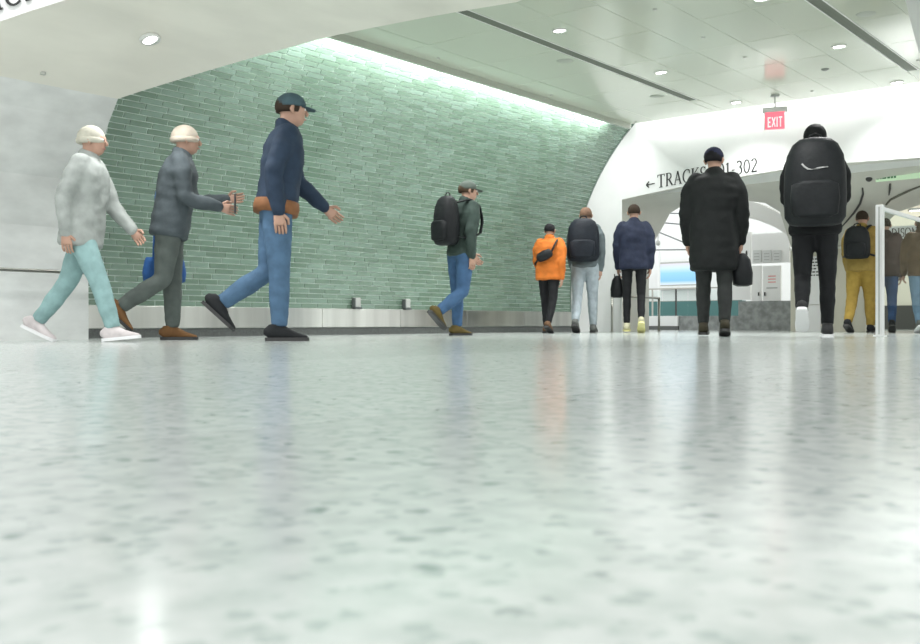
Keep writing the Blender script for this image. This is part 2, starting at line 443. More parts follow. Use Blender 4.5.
for xc, (ya, yb) in ((XS1, Y1S), (XS2, Y2S)):
    bm = bmesh.new(); box(bm, xc - SW + .004, xc + SW - .004, ya, yb, ZC - 0.001, ZC + 0.003)
    sl = tag(link('slot_diffuser', bm, M_slot), 'long dark slot diffuser in the ceiling nearer the green tiled wall' if xc < -4 else 'long dark slot diffuser in the ceiling on the right of the exit sign', 'air vent', 'ceiling slot diffusers')
    for sgn in (-1, 1):
        boxo('slot_edge', M_trimw, sl, xc + sgn * (SW - .003) - .006, xc + sgn * (SW - .003) + .006, ya, yb, ZC - 0.005, ZC + 0.003)
    if yb < YF - 0.3:
        boxo('end_panel', M_panel, ceil, xc - SW + .004, xc + SW - .004, yb + .004, YF - 0.28, ZC, ZC + 0.012)

# downlights
def downlight(p, r, label, power, tilt=None, grp='ceiling downlights'):
    t = thing('downlight', label, 'light', p, 0, grp)
    bm = bmesh.new(); loft(bm, [((0, 0, -0.004), r, r), ((0, 0, -0.012), r * 1.22, r * 1.22), ((0, 0, 0.0), r * 1.28, r * 1.28), ((0, 0, 0.02), r * 1.1, r * 1.1)], 24)
    smooth(link('trim_ring', bm, M_trimw, t))
    bm = bmesh.new(); disc(bm, (0, 0, -0.010), r * 0.98, 0.006, 24); link('lens', bm, M_lens, t)
    l = bpy.data.lights.new('bulb', 'SPOT'); l.energy = power; l.spot_size = math.radians(130); l.spot_blend = 0.8; l.shadow_soft_size = r; l.specular_factor = 0.12
    o = bpy.data.objects.new('bulb', l); COL.objects.link(o); o.parent = t; o.location = (0, 0, -0.03)
    if tilt: t.rotation_euler = tilt
    return t
dl = [((559.5, 30), 'round downlight nearest the slot diffuser beside the tiled wall'),
      ((661, 72), 'round downlight near the far end of the slot diffuser'),
      ((839, 46), 'round downlight between the exit sign and the right slot'),
      ((736, 102), 'small far downlight left of the exit sign rod'),
      ((897, 82), 'far downlight at the right edge, past the end of the slot'),
      ((762, -2), 'downlight cut by the top edge above the middle of the ceiling')]
for (x, y), lb in dl: downlight(atZ(x, y, ZC), 0.055, lb, 110)
p = rib_hit(150, 38)
downlight(p + Vector((0, 0, -0.008)), 0.06, 'round downlight in the beige marble soffit at upper left', 60, (0, -.6 * math.atan(SL * math.exp(-SL * (p.x - XCR) / RISE)), 0))

# small ceiling devices
def dome(px, label, r, h, name='sprinkler_plate', cat='sprinkler', m=M_grey, grp='small ceiling fittings'):
    p = atZ(px[0], px[1], ZC)
    bm = bmesh.new(); loft(bm, [(p + Vector((0, 0, .006)), r, r), (p, r, r), (p + Vector((0, 0, -h * .5)), r * .9, r * .9), (p + Vector((0, 0, -h)), r * .45, r * .45)], 18)
    return smooth(tag(link(name, bm, m), label, cat, grp))
M_spk = mat('speaker_grille', (0.45, 0.48, 0.42), 0.6)
dome((565, 61), 'flush round ceiling speaker below the slot near the tiled wall', .085, .008, 'ceiling_speaker', 'speaker', M_spk)
dome((657, 96), 'flush round ceiling speaker near the far end of the left slot', .085, .008, 'ceiling_speaker', 'speaker', M_spk)
dome((866, 14), 'flush round ceiling speaker right of the right slot', .085, .008, 'ceiling_speaker', 'speaker', M_spk)
dome((825, 69), 'small dark round sensor between exit sign and right slot', .04, .02, 'ceiling_sensor', 'sensor', mat('sensor_dark', (0.26, 0.27, 0.25), .5))
for px, lb in (((703, 37), 'tiny sprinkler plate in the middle of the ceiling'), ((745, 57), 'tiny sprinkler plate up left of the exit sign'),
               ((551, 95), 'tiny sprinkler plate close to the lit tile edge'), ((438, 58), 'tiny sprinkler plate nearest the upper left ceiling corner'),
               ((636, 122), 'tiny sprinkler plate at the far left ceiling corner'), ((812, 91), 'tiny sprinkler plate right of the exit sign rod'),
               ((918, 60), 'tiny sprinkler plate at the right edge past the slot'), ((655, 9), 'tiny sprinkler plate at the top of the ceiling')):
    dome(px, lb, .020, .012, 'sprinkler_head', 'sprinkler', mat('sprinkler_metal', (0.50, 0.51, 0.47), .4))
p = rib_hit(43, 73); bm = bmesh.new(); disc(bm, p - Vector((0, 0, .012)), .02, .02)
tag(link('sprinkler_head', bm, MATS['sprinkler_metal']), 'tiny sprinkler plate in the beige marble soffit at left', 'sprinkler', 'small ceiling fittings')

# ------------------------------------------------------------------ stroke lettering (serif)
def arc(cx, cy, rx, ry, a0, a1, n=14):
    return [(cx + rx * math.cos(math.radians(a0 + (a1 - a0) * i / n)), cy + ry * math.sin(math.radians(a0 + (a1 - a0) * i / n))) for i in range(n + 1)]
TK, TN = 0.125, 0.055
def sf(x, y, w_=0.24): return ([(x - w_ / 2, y), (x + w_ / 2, y)], 0.05)
GL = {
 'T': (0.72, [([(.36, 0), (.36, .98)], TK), ([(.03, .97), (.69, .97)], TN), ([(.035, .99), (.035, .80)], .045), ([(.685, .99), (.685, .80)], .045), sf(.36, .02, .34)]),
 'R': (0.72, [([(.16, 0), (.16, 1)], TK), ([(.06, .975), (.34, .975)] , TN), (arc(.32, .74, .22, .235, 90, -90), .09), ([(.16, .505), (.34, .505)], TN), ([(.34, .5), (.66, .02)], TK), sf(.16, .02), sf(.66, .02, .14)]),
 'A': (0.78, [([(.12, 0), (.39, 1.0)], TN), ([(.39, 1.0), (.68, 0)], TK), ([(.2, .34), (.57, .34)], TN), sf(.11, .02, .22), sf(.68, .02, .26)]),
 'C': (0.76, [(arc(.44, .5, .36, .49, 52, 308, 26), .10), ([(.66, .93), (.67, .68)], .05)]),
 'K': (0.76, [([(.16, 0), (.16, 1)], TK), ([(.62, .98), (.2, .47)], TN), ([(.27, .52), (.68, .02)], TK), sf(.16, .02), sf(.16, .98), sf(.62, .98, .2), sf(.68, .02, .18)]),
 'S': (0.56, [(arc(.29, .74, .2, .235, 35, 270, 14) + arc(.29, .26, .22, .245, 90, -145, 14), .095), ([(.47, .97), (.47, .75)], .045), ([(.07, .03), (.07, .26)], .045)]),
 '2': (0.56, [(arc(.27, .72, .2, .25, 160, -30, 14) + [(.08, .05)], .085), ([(.06, .045), (.52, .045)], .09)]),
 '0': (0.58, [(arc(.29, .49, .225, .465, 0, 360, 30), .085)]),
 '1': (0.46, [([(.24, 0), (.24, .96)], .115), ([(.08, .84), (.24, .95)], .05), sf(.24, .02, .28)]),
 '3': (0.56, [(arc(.25, .735, .19, .225, 150, -90, 14), .085), (arc(.25, .265, .225, .255, 90, -150, 14), .085)]),
 '-': (0.40, [([(.07, .36), (.33, .36)], .075)]),
 ' ': (0.34, []),
 'M': (0.98, [([(.14, 0), (.16, 1)], TN), ([(.16, .98), (.48, .04)], TK), ([(.48, .04), (.82, .98)], TN), ([(.82, 1), (.84, 0)], TK), sf(.13, .02, .2), sf(.85, .02, .24)]),
 'D': (0.82, [([(.16, 0), (.16, 1)], TK), (arc(.30, .5, .42, .475, 90, -90, 18), .10), ([(.06, .975), (.32, .975)], TN), ([(.06, .025), (.32, .025)], TN)]),
 'I': (0.36, [([(.18, 0), (.18, 1)], TK), sf(.18, .02), sf(.18, .98)]),
 'O': (0.88, [(arc(.44, .5, .375, .48, 0, 360, 30), .10)]),
 'N': (0.82, [([(.15, 0), (.15, 1)], TN), ([(.13, .98), (.67, .02)], TK), ([(.67, 0), (.67, 1)], TN), sf(.14, .02, .2), sf(.67, .98, .2)]),
 'E': (0.56, [([(.12, 0), (.12, 1)], .16), ([(.1, .93), (.5, .93)], .14), ([(.1, .5), (.45, .5)], .14), ([(.1, .07), (.5, .07)], .14)]),
 'X': (0.62, [([(.06, .02), (.54, .98)], .15), ([(.06, .98), (.54, .02)], .15)]),
 'i': (0.26, [([(.12, 0), (.12, 1)], .16)]),
 't': (0.60, [([(.30, 0), (.30, 1)], .16), ([(.04, .93), (.56, .93)], .14)]),
 '<': (0.80, [([(.08, .42), (.76, .42)], .07), ([(.30, .66), (.08, .42)], .085), ([(.08, .42), (.30, .18)], .085)]),
}
def stroke_poly(pts, wd):
    P = [Vector((x, y)) for x, y in pts]; Lf, Rt = [], []
    for i, p in enumerate(P):
        t = (P[min(i + 1, len(P) - 1)] - P[max(0, i - 1)]).normalized(); n = Vector((-t.y, t.x)) * (wd / 2 * ((0.5 + 0.6 * abs(t.y)) if len(P) > 6 else 1))
        Lf.append(p + n); Rt.append(p - n)
    return Lf, Rt
def lettering(text, place, m, parent, depth, track=0.06, w0=0.0):
    """place(u, v, w) -> world; u along baseline in cap heights, v up, w out of the surface"""
    u = w0
    for ch in text:
        adv, strokes = GL[ch]
        if strokes:
            bm = bmesh.new()
            for pts, wd in strokes:
                Lf, Rt = stroke_poly(pts, wd)
                fr = [[bm.verts.new(place(u + q.x, q.y, depth)) for q in S_] for S_ in (Lf, Rt)]
                bk = [[bm.verts.new(place(u + q.x, q.y, 0)) for q in S_] for S_ in (Lf, Rt)]
                for i in range(len(Lf) - 1):
                    bm.faces.new((fr[0][i], fr[0][i + 1], fr[1][i + 1], fr[1][i]))
                    bm.faces.new((fr[0][i], bk[0][i], bk[0][i + 1], fr[0][i + 1])); bm.faces.new((fr[1][i], fr[1][i + 1], bk[1][i + 1], bk[1][i]))
            link('letter', bm, m, parent)
        u += adv + track
    return u

# ------------------------------------------------------------------ far portal
jX = -6.93
fb = [atY(x, y, YF) for x, y in ((623, 199.5), (640, 195.5), (680, 187), (715, 180.8), (750, 174.8), (780, 170), (812, 166), (846, 163), (885, 160), (920, 157.5), (960, 155.5), (1000, 154.5))]
fb[0] = Vector((jX, YF, fb[0].z))
bm = bmesh.new()
poly = [Vector((-8.15, YF, 0)), Vector((jX, YF, 0))] + fb + [Vector((-0.5, YF, fb[-1].z)), Vector((-0.5, YF, 3.4)), Vector((-8.15, YF, 3.4))]
def face_cols(bm, pts, ztop, y):
    prev = None
    for p in pts:
        cur = (bm.verts.new((p.x, y, p.z)), bm.verts.new((p.x, y, ztop)))
        if prev: bm.faces.new((prev[0], cur[0], cur[1], prev[1]))
        prev = cur
face_cols(bm, [Vector((-8.15, 0, 0)), Vector((jX, 0, 0))], fb[0].z, YF)
face_cols(bm, [Vector((-8.15, 0, fb[0].z))] + fb + [Vector((-0.5, YF, fb[-1].z))], 3.4, YF)
face_cols(bm, [Vector((-8.15, 0, fb[0].z + .02)), Vector((-0.5, 0, fb[-1].z + .02))], 3.4, YF + 0.12)
wall_far = struct(link('wall_far', bm, M_white))
# intrados, from the face's lower edge back to the inner arches
Fp = [Vector((jX, YF, z)) for z in (0, .45, .9, 1.3, 1.6)] + fb
Bpx = [(649, 331), (649, 300), (649, 270), (653, 243), (662, 228), (670, 213), (679, 207.6), (700, 202), (735, 199), (765, 203), (780, 212), (791, 247), (830, 247), (866, 247), (880, 228), (898, 212), (925, 203)]
Bp = [atY(x, y, YB) for x, y in Bpx]; Bp[0].z = 0
bm = bmesh.new(); prev = None
NJ = 8
for f_, b_ in zip(Fp, Bp):
    cur = []
    for j in range(NJ + 1):
        t = j / NJ; q = f_.lerp(b_, t)
        q.z = f_.z + (b_.z - f_.z) * (t ** 1.6 if b_.z < f_.z else t)
        cur.append(bm.verts.new(q))
    if prev:
        for j in range(NJ): bm.faces.new((prev[j], cur[j], cur[j + 1], prev[j + 1]))
    prev = cur
vault = struct(link('trim_3', bm, M_vault)); smooth(vault)
vault['label'] = 'pale plaster underside of the far portal'
_vm = vault.data
BV = BVHTree.FromPolygons([v.co.copy() for v in _vm.vertices], [tuple(p.vertices) for p in _vm.polygons])
def on_vault(x, y, off=0.012):
    r = ray(x, y); h = BV.ray_cast(ORG, r.normalized())
    if h[0] is None: return atY(x, y, 13.5)
    return h[0] - r.normalized() * off
# solid above the portal so no light leaks
struct(boxo('ceiling_portal', M_vault, None, -8.3, -0.5, YF + 0.14, YB, 2.6, 2.7))
# central pier
pX0, pX1 = Bp[11].x, Bp[13].x; pz = Bp[12].z
pier = struct(boxo('wall_centre', M_cream, None, pX0, pX1, YB - 0.02, YB + 0.5, 0, pz))
boxo('ledge', M_trimw, pier, pX0 - .01, pX1 + .01, YB - 0.05, YB - 0.02, pz - 0.03, pz)
# vault end walls behind the inner arches (spandrels)
bm = bmesh.new()
for seq in (Bp[1:12], Bp[13:]):
    prev = None
    for b_ in seq:
        cur = (bm.verts.new(b_ + Vector((0, 0.01, 0))), bm.verts.new((b_.x, YB + 0.01, 2.7)))
        if prev: bm.faces.new((prev[0], cur[0], cur[1], prev[1]))
        prev = cur
struct(link('wall_inner', bm, M_vault))
# dark strips laid on the vault: shade along groins and rib edges, as colour
def shade_strip(name, pxs, wd, label, m=M_dark):
    bm = bmesh.new(); pts = [on_vault(x, y) for x, y in pxs]; n = len(pts)
    loft(bm, [(p, wd * (0.35 + 0.65 * math.sin(math.pi * (i + .6) / n)), 0.008) for i, p in enumerate(pts)], 8)
    return tag(link(name, bm, m), label, 'shade strip')
shade_strip('curved_shade_strip', [(862.5, 188), (863, 194), (860, 204), (854, 213), (847, 221), (838, 231)], .016, 'thin dark curved strip of painted shade in the far vault left of the mustard figure')
shade_strip('short_shade_strip', [(890, 184), (890, 189), (889, 195)], .013, 'short dark strip of painted shade in the far vault above the glass railing')
shade_strip('rib_edge_shade', [(886, 205), (890, 200), (900, 195), (911, 190), (924, 185)], .02, 'dark slanting strip of painted shade along a rib edge in the far vault at the right', mat('rib_shadow', (0.14, 0.14, 0.11), .6))  # shadow under the rib edge, coloured into a strip
for px, lb in (((832, 209), 'downlight low in the far vault right of the hooded figure'), ((857, 171), 'downlight close under the far portal edge'), ((915, 210), 'downlight in the far vault at the right edge')):
    p = on_vault(*px, 0.0); downlight(p, .065, lb, 14, grp='far vault downlights')
p = on_vault(869, 179, 0.03); bm = bmesh.new(); ellipsoid(bm, p, .04, .04, .035); 
t = tag(smooth(link('dome_camera', bm, M_dark)), 'small black dome camera left of the green sign', 'camera')
bm = bmesh.new(); disc(bm, p + Vector((0, 0, .02)), .05, .03); link('mount', bm, M_trimw, t)
# green sign hung under the portal
g0, g1 = atY(874, 182, 12.7), atY(940, 181, 12.7)
t = thing('overhead_sign', 'pale green overhead sign with dark green lettering at right', 'sign', (g0.x, 12.7, g0.z))
boxo('panel', mat('sign_green', (0.55, 0.72, 0.52), .5, emit=(.55, .75, .5), emit_s=.25), t, 0.02, g1.x - g0.x, 0, .03, 0.0, .095)
mg = mat('sign_green_dark', (0.05, 0.20, 0.08), .5)
for k, (a, b) in enumerate(((0.03, .06), (.075, .09), (.10, .145), (.16, .19), (.20, .225), (.235, .26))):
    boxo('mark', mg, t, a, b, -.004, 0, .028, .075 - .012 * (k % 2))

# TRACKS lettering on the far face
sg = thing('wayfinding_lettering', 'black arrow and serif TRACKS lettering on the white far portal', 'sign', (0, 0, 0))
A0 = atY(657.5, 188, YF); A1 = atY(757.5, 171.5, YF); A2 = atY(645.5, 190.5, YF)
CAPH = 0.176
txt = 'TRACKS 201-302'
tot = sum(GL[c][0] + .06 for c in txt) - .06
SX = (A1.x - A0.x) / tot
def base_z(x):
    f = (x - A0.x) / (A1.x - A0.x)
    return A0.z + (A1.z - A0.z) * f + 0.03 * f * (1 - f)
def pl_tr(u, v, w_):
    x = A0.x + u * SX; return Vector((x + v * CAPH * -0.0, YF - 0.002 - w_, base_z(x) + v * CAPH))
lettering(txt, pl_tr, M_black, sg, .006)
def pl_ar(u, v, w_):
    x = A2.x + u * 0.19; return Vector((x, YF - 0.002 - w_, base_z(x) - .005 + v * CAPH))
lettering('<', pl_ar, M_black, sg, .006)
# lettering on the near rib face
sg2 = thing('wayfinding_lettering', 'large black serif letters cut by the top left corner', 'sign', (0, 0, 0))
e0, e1 = near_e[1], near_e[3]; dirn = Vector((e1.x - e0.x, e1.y - e0.y, 0)).normalized(); nrm = Vector((dirn.y, -dirn.x, 0))
def wall_hit(x, y):
    r = ray(x, y); k = (e0 - ORG).dot(nrm) / r.dot(nrm); return ORG + r * k
b0, b1 = wall_hit(0, 10.2), wall_hit(28, 0.2)
slz = (b1.z - b0.z) / ((b1 - b0).length)
cap2 = 0.155
uC = sum(GL[c][0] + .08 for c in 'TRA')
c_at = wall_hit(15, 5.2)
def pl_n(u, v, w_):
    s_ = (u - (uC + .42)) * cap2 * 1.0
    return Vector((c_at.x, c_at.y, c_at.z)) + dirn * s_ + Vector((0, 0, slz * s_ + v * cap2)) + nrm * (w_ + .003)
lettering('TRACKS', pl_n, M_black, sg2, .012, .08)

# ------------------------------------------------------------------ exit sign
pe = atZ(775, 95, ZC); d_e = proj(pe)[2]
zt = CAMH + d_e * (HY - 107.5) / FPX; zb = CAMH + d_e * (HY - 129.3) / FPX
t = thing('exit_sign', 'red illuminated EXIT sign hanging from the ceiling on a rod', 'sign', (pe.x, pe.y, 0), math.radians(18))
bm = bmesh.new(); disc(bm, (0, 0, ZC - .02), .05, .02); link('ceiling_plate', bm, M_grey, t)
bm = bmesh.new(); tube(bm, [(0, 0, zt), (0, 0, ZC - .01)], .008); link('rod', bm, M_grey, t)
boxo('housing', mat('exit_housing', (.72, .72, .70), .4), t, -.142, .142, -.035, .035, zt - .055, zt, .005)
pn = boxo('panel', mat('exit_red', (0.85, 0.20, 0.25), .4, emit=(0.95, 0.16, 0.24), emit_s=.6), t, -.112, .108, -.014, .014, zb, zt - .055, .004)
mw = mat('exit_letter', (1, .85, .86), .4, emit=(1, .75, .78), emit_s=.5)
boxo('frame_edge', M_grey, t, -.118, -.112, -.016, .016, zb, zt - .055)
def pl_e(u, v, w_): return Vector((-.085 + u * .077, -.0145 - w_, zb + .025 + v * .12))
lettering('EXit', pl_e, mw, pn, .003, .06)

# ------------------------------------------------------------------ guard rails
def rail(name, label, pts_top, r, posts, grp=None):
    t = thing(name, label, 'railing', (posts[0].x, posts[0].y, 0), 0, grp); o0 = Vector((posts[0].x, posts[0].y, 0))
    bm = bmesh.new(); tube(bm, [p - o0 for p in pts_top], r); smooth(link('top_rail', bm, M_rail, t))
    for p in posts:
        bm = bmesh.new(); q = p - o0; tube(bm, [Vector((q.x, q.y, 0.0)), q], r * 1.0); smooth(link('post', bm, M_rail, t))
        bm = bmesh.new(); disc(bm, (q.x, q.y, 0), r * 2.1, .008); link('foot_plate', bm, M_rail, t)
    return t
zr = 0.525
pA = atX(106, 300, -7.12); pA = Vector((pA.x, pA.y, zr))
rail('guard_rail', 'low steel guard rail along the pale marble pier at left', [pA + Vector((0, 0, 0)), Vector((pA.x, -1.2, zr))], .014, [pA, Vector((pA.x, 1.6, zr)), Vector((pA.x, -1.0, zr))], 'low steel guard rails')
pB = atY(612, 300, 11.72); pB.z = .5; pC = atD(659, 300, 14.75); pC.z = .5
rail('guard_rail', 'low steel guard rail at the far white pier under the arrow', [pB, pC], .017, [pB, pC], 'low steel guard rails')

# small uplight boxes on the stainless ledge
for px, lb in ((357, 'small grey fixture on the steel ledge, left one of two'), (407, 'small grey fixture on the steel ledge, right one of two')):
    q = atX(px, 306, arcx(0) + 0.035)
    t = thing('ledge_fixture', lb, 'fixture', (q.x, q.y, Z_ST1), 0, 'ledge fixtures')
    boxo('body', M_grey, t, -.02, .03, -.045, .03, .022, .125, .006)
    boxo('side', mat('fixture_dark', (.09, .10, .10), .5), t, -.02, .028, -.062, -.047, .015, .12, .002)
    boxo('bracket', MATS['fixture_dark'], t, -.02, .03, -.05, .05, 0.0, .02)

# ------------------------------------------------------------------ right-hand pier
bm = bmesh.new()
yR = 8.65
pr = [atY(905, -1, yR), atY(909.5, 17, yR), atY(914, 34, yR), atY(919, 52, yR), atY(926, 85, yR), atY(934, 130, yR), atY(940, 190, yR), atY(943, 260, yR)]
poly = [Vector((p.x, 0, p.z)) for p in pr] + [Vector((pr[-1].x, 0, 0)), Vector((-0.2, 0, 0)), Vector((-0.2, 0, ZC - .005))]
prism(bm, poly, Vector((0, yR, 0)), Vector((0, yR + .7, 0)))
struct(link('wall_right', bm, M_white))

# glass railing at right
gp = floor_at(880, 9.55); gz = CAMH + 9.55 * (HY - 205) / FPX
t = thing('glass_railing', 'white post and top rail holding a clear glass panel at right', 'railing', gp)
boxo('post', M_railw, t, -.034, .034, -.034, .034, 0, gz, .006)
boxo('post_groove', M_grey, t, -.004, .006, -.037, -.030, .02, gz - .02)
boxo('top_rail', M_railw, t, -.018, .018, .034, 2.3, gz - .05, gz - .012, .004)
boxo('base_plate', M_railw, t, -.05, .05, -.05, .05, 0, .012)
boxo('pane', M_glass, t, -.005, .005, .04, 2.2, .05, gz - .05)
boxo('post', M_railw, t, -.034, .034, 2.2, 2.26, 0, gz, .006)

# ------------------------------------------------------------------ beyond the far portal
YL = 15.9
kerb = atY(679, 316, YL); kz = kerb.z
xl_, xr_ = atY(640, 316, YL).x, atY(800, 316, YL).x
hz2 = atY(760, 301, YL).z
struct(boxo('wall_kerb', M_gmarble, None, kerb.x, atY(738, 316, YL).x, YL, YL + .3, 0, kz))
struct(boxo('wall_plinth', M_gmarble, None, atY(738, 316, YL).x + .004, xr_ + .8, YL, YL + .3, 0, hz2))
bx0 = atY(630, 320, YL - .05)
t = thing('white_bench', 'low white bench box beyond the arch under the glass balustrade', 'bench', (bx0.x, YL - .05, 0))
boxo('seat_box', M_farwhite, t, 0, kerb.x - bx0.x, 0, .3, atY(660, 326, YL).z, atY(660, 316, YL).z, .004)
boxo('dark_base', M_granite, t, 0.01, kerb.x - bx0.x - .01, .03, .28, 0, atY(660, 326, YL).z)
# glass balustrade
b0_ = atY(640, 320, YL + .15); b1_ = atY(742, 320, YL + .15); tz = atY(680, 288.5, YL + .15).z
t = thing('glass_balustrade', 'dark framed glass balustrade beyond the arch below the blue screen', 'railing', (b0_.x, YL + .15, kz))
Lb = b1_.x - b0_.x
boxo('handrail', M_rail, t, 0, Lb, -.02, .02, tz - kz - .012, tz - kz + .012)
m_z = atY(680, 301, YL + .15).z
boxo('mid_rail', M_rail, t, 0, Lb, -.006, .006, m_z - kz - .004, m_z - kz + .004)
for px in (652.5, 676, 699, 720):
    q = atY(px, 300, YL + .15).x - b0_.x
    boxo('post', M_dark if px == 676 else M_rail, t, q - .012, q + .012, -.012, .012, 0, tz - kz)
for a, b in ((0, .45), (.47, .95), (.97, Lb)): boxo('pane', M_glass, t, a, b, -.003, .003, .02, tz - kz - .03)
# far room
YW = 21.5
t_lo, t_hi = atY(660, 316, YW - .6).z, atY(660, 301.5, YW - .6).z
struct(boxo('wall_teal', M_teal, None, -14, atY(742, 300, YW - .6).x, YW - .6, YW - .4, 0, t_hi))
fw = struct(boxo('wall_back', M_farwhite, None, -16, atY(806, 300, YW).x, YW, YW + .2, 0, 5.5))
sc0, sc1 = atY(660, 285, YW - .1), atY(698, 262.5, YW - .1)
t = thing('video_screen', 'wide blue and white video screen on the far wall through the arch', 'screen', (sc0.x, YW - .1, sc0.z))
boxo('casing', M_grey, t, -.03, sc1.x - sc0.x + .03, 0.0, .08, -.10, sc1.z - sc0.z + .04, .01)
def screen_mat():
    m = bpy.data.materials.new('screen_picture'); m.use_nodes = True; nt = m.node_tree; b = nt.nodes['Principled BSDF']
    tc = nt.nodes.new('ShaderNodeTexCoord'); sp = nt.nodes.new('ShaderNodeSeparateXYZ'); nt.links.new(tc.outputs['Generated'], sp.inputs[0])
    r = nt.nodes.new('ShaderNodeValToRGB'); e = r.color_ramp.elements
    e[0].position = 0.0; e[0].color = (.75, .85, .95, 1); e[1].position = 1; e[1].color = (.75, .72, .80, 1)
    for p_, c in ((.18, (.22, .55, .95, 1)), (.55, (.30, .66, .98, 1)), (.78, (.62, .82, .95, 1))): k = e.new(p_); k.color = c
    nt.links.new(sp.outputs[2], r.inputs[0]); nt.links.new(r.outputs[0], b.inputs['Emission Color']); b.inputs['Emission Strength'].default_value = .9
    b.inputs['Base Color'].default_value = (.05, .05, .05, 1)
    return m
boxo('picture', screen_mat(), t, 0, sc1.x - sc0.x, -.012, 0, 0, sc1.z - sc0.z)
boxo('caption_bar', mat('caption_white', (.85, .86, .86), .5), t, 0, sc1.x - sc0.x, -.014, 0, -.09, -.03)
# wall panels and doors over the plinth, right of the black jacket
YP = YL + .12
for (xa, xb, ya, yb) in ((731, 751, 232, 265), (731, 751, 266, 300), (752, 790, 232, 264)):
    q0, q1 = atY(xa, yb, YP), atY(xb, ya, YP); boxo('wall_panel', M_farwhite, fw, q0.x, q1.x - .012, YP, YP + .06, q0.z + .006, q1.z)
nb = thing('notice_boards', 'row of three small framed notices on the white panel beyond', 'notice', atY(752, 264, YP - .02))
o0 = atY(752, 264, YP - .02)
for k in range(3):
    q0, q1 = atY(753 + 10 * k, 262, YP - .02) - o0, atY(761 + 10 * k, 250, YP - .02) - o0
    boxo('notice', mat('notice_paper', (.66, .68, .68), .6), nb, q0.x, q1.x, 0, .012, q0.z, q1.z)
    for j in range(3): boxo('print_line', mat('print_grey', (.45, .46, .46), .6), nb, q0.x + .02, q1.x - .03, -.003, 0, q0.z + .03 + .05 * j, q0.z + .045 + .05 * j)
for k, (xa, xb) in enumerate(((752, 762), (763, 781))):
    q0, q1 = atY(xa, 303, YP - .03), atY(xb, 265.5, YP - .03)
    d = struct(boxo('door_%d' % (k + 1), M_farwhite, None, q0.x, q1.x - .012, YP - .03, YP + .02, q0.z, q1.z))
    hx = q1.x - .06 if k == 0 else q0.x + .03
    boxo('handle', M_dark, d, hx, hx + .014, YP - .06, YP - .03, q0.z + .12, q0.z + .18)
    if k == 1:
        for j in range(3): boxo('print_line', mat('print_red', (.75, .25, .25), .6), d, q0.x + .09, q1.x - .09, YP - .034, YP - .03, q1.z - .18 - .05 * j, q1.z - .165 - .05 * j)
        boxo('print_line', MATS['print_grey'], d, q0.x + .06, q1.x - .06, YP - .034, YP - .03, q1.z - .38, q1.z - .36)
# white arch band beyond
bm = bmesh.new(); prev = None
for (x, yt, yb) in ((728, 196, 216), (745, 199, 217), (760, 204, 221), (775, 211, 227), (790, 220, 237), (803, 232, 247)):
    a, b = atY(x, yt, 15.2), atY(x, yb, 15.2)
    cur = [bm.verts.new(a), bm.verts.new(b), bm.verts.new(a + Vector((0, .3, 0))), bm.verts.new(b + Vector((0, .3, 0)))]
    if prev:
        for i, j in ((0, 1), (1, 3), (3, 2), (2, 0)): bm.faces.new((prev[i], prev[j], cur[j], cur[i]))
    prev = cur
struct(link('trim_4', bm, M_farwhite))
# thin hanging rods / roof bars seen through the arch
for pts, lb in (([(650, 250), (700, 249.5)], 'thin horizontal bar across the bright room beyond the arch'),
                ([(655, 222), (700, 226)], 'upper thin slanting roof bar beyond the arch'),
                ([(656, 231), (700, 249)], 'lower thin slanting roof bar beyond the arch'),
                ([(658, 213), (700, 214)], 'topmost thin roof bar beyond the arch')):
    bm = bmesh.new(); tube(bm, [atY(x, y, 19.0) for x, y in pts], .014); tag(link('roof_bar', bm, mat('bar_grey', (.16, .17, .18), .5)), lb, 'bar', 'roof bars beyond the arch')
q = atY(658, 243, 19.0); bm = bmesh.new(); ellipsoid(bm, q, .05, .05, .06)
t = tag(smooth(link('pendant_camera', bm, M_grey)), 'small grey pendant camera hanging beyond the arch', 'camera')
bm = bmesh.new(); tube(bm, [q, q + Vector((0, 0, .35))], .01); link('stem', bm, M_grey, t)
q = atY(659, 262, 20); bm = bmesh.new(); tube(bm, [Vector((q.x, q.y, 0)), Vector((q.x, q.y, 2.6))], .03); tag(link('thin_column', bm, M_farwhite), 'slim white column in the bright room beyond the arch', 'column')
struct(boxo('ceiling_back', M_farwhite, None, -16, -2, YB + .6, YW + .3, 4.7, 4.8))
# light of the bright room beyond (its ceiling fixtures)
area('room_light', (-9.5, 18.5, 4.6), (0, 0, 0), 6, 4, 110)
area('room_light', (-5.0, 17.8, 3.05), (0, 0, 0), 2.0, 1.6, 45, (1, .96, .86))
# directory sign on the central pier
q0 = atY(795.5, 329, YB - .1); q1 = atY(820, 256, YB - .1)
t = thing('directory_stand', 'white directory panel with small black text lines behind the hooded figure', 'sign', (q0.x, YB - .1, 0))
zs = atY(800, 305, YB - .1).z
wd = q1.x - q0.x
boxo('lower_panel', M_farwhite, t, 0, wd, 0, .06, 0, zs - .004); boxo('upper_panel', M_farwhite, t, 0, wd, 0, .06, zs + .004, q1.z, .003)
for j in range(6):
    zz = q1.z - .05 - .047 * j; xx = .03
    while xx < wd - .05:
        ww = random.uniform(.015, .05); boxo('text_mark', M_black, t, xx, min(xx + ww, wd - .02), -.003, 0, zz, zz + .018); xx += ww + .014
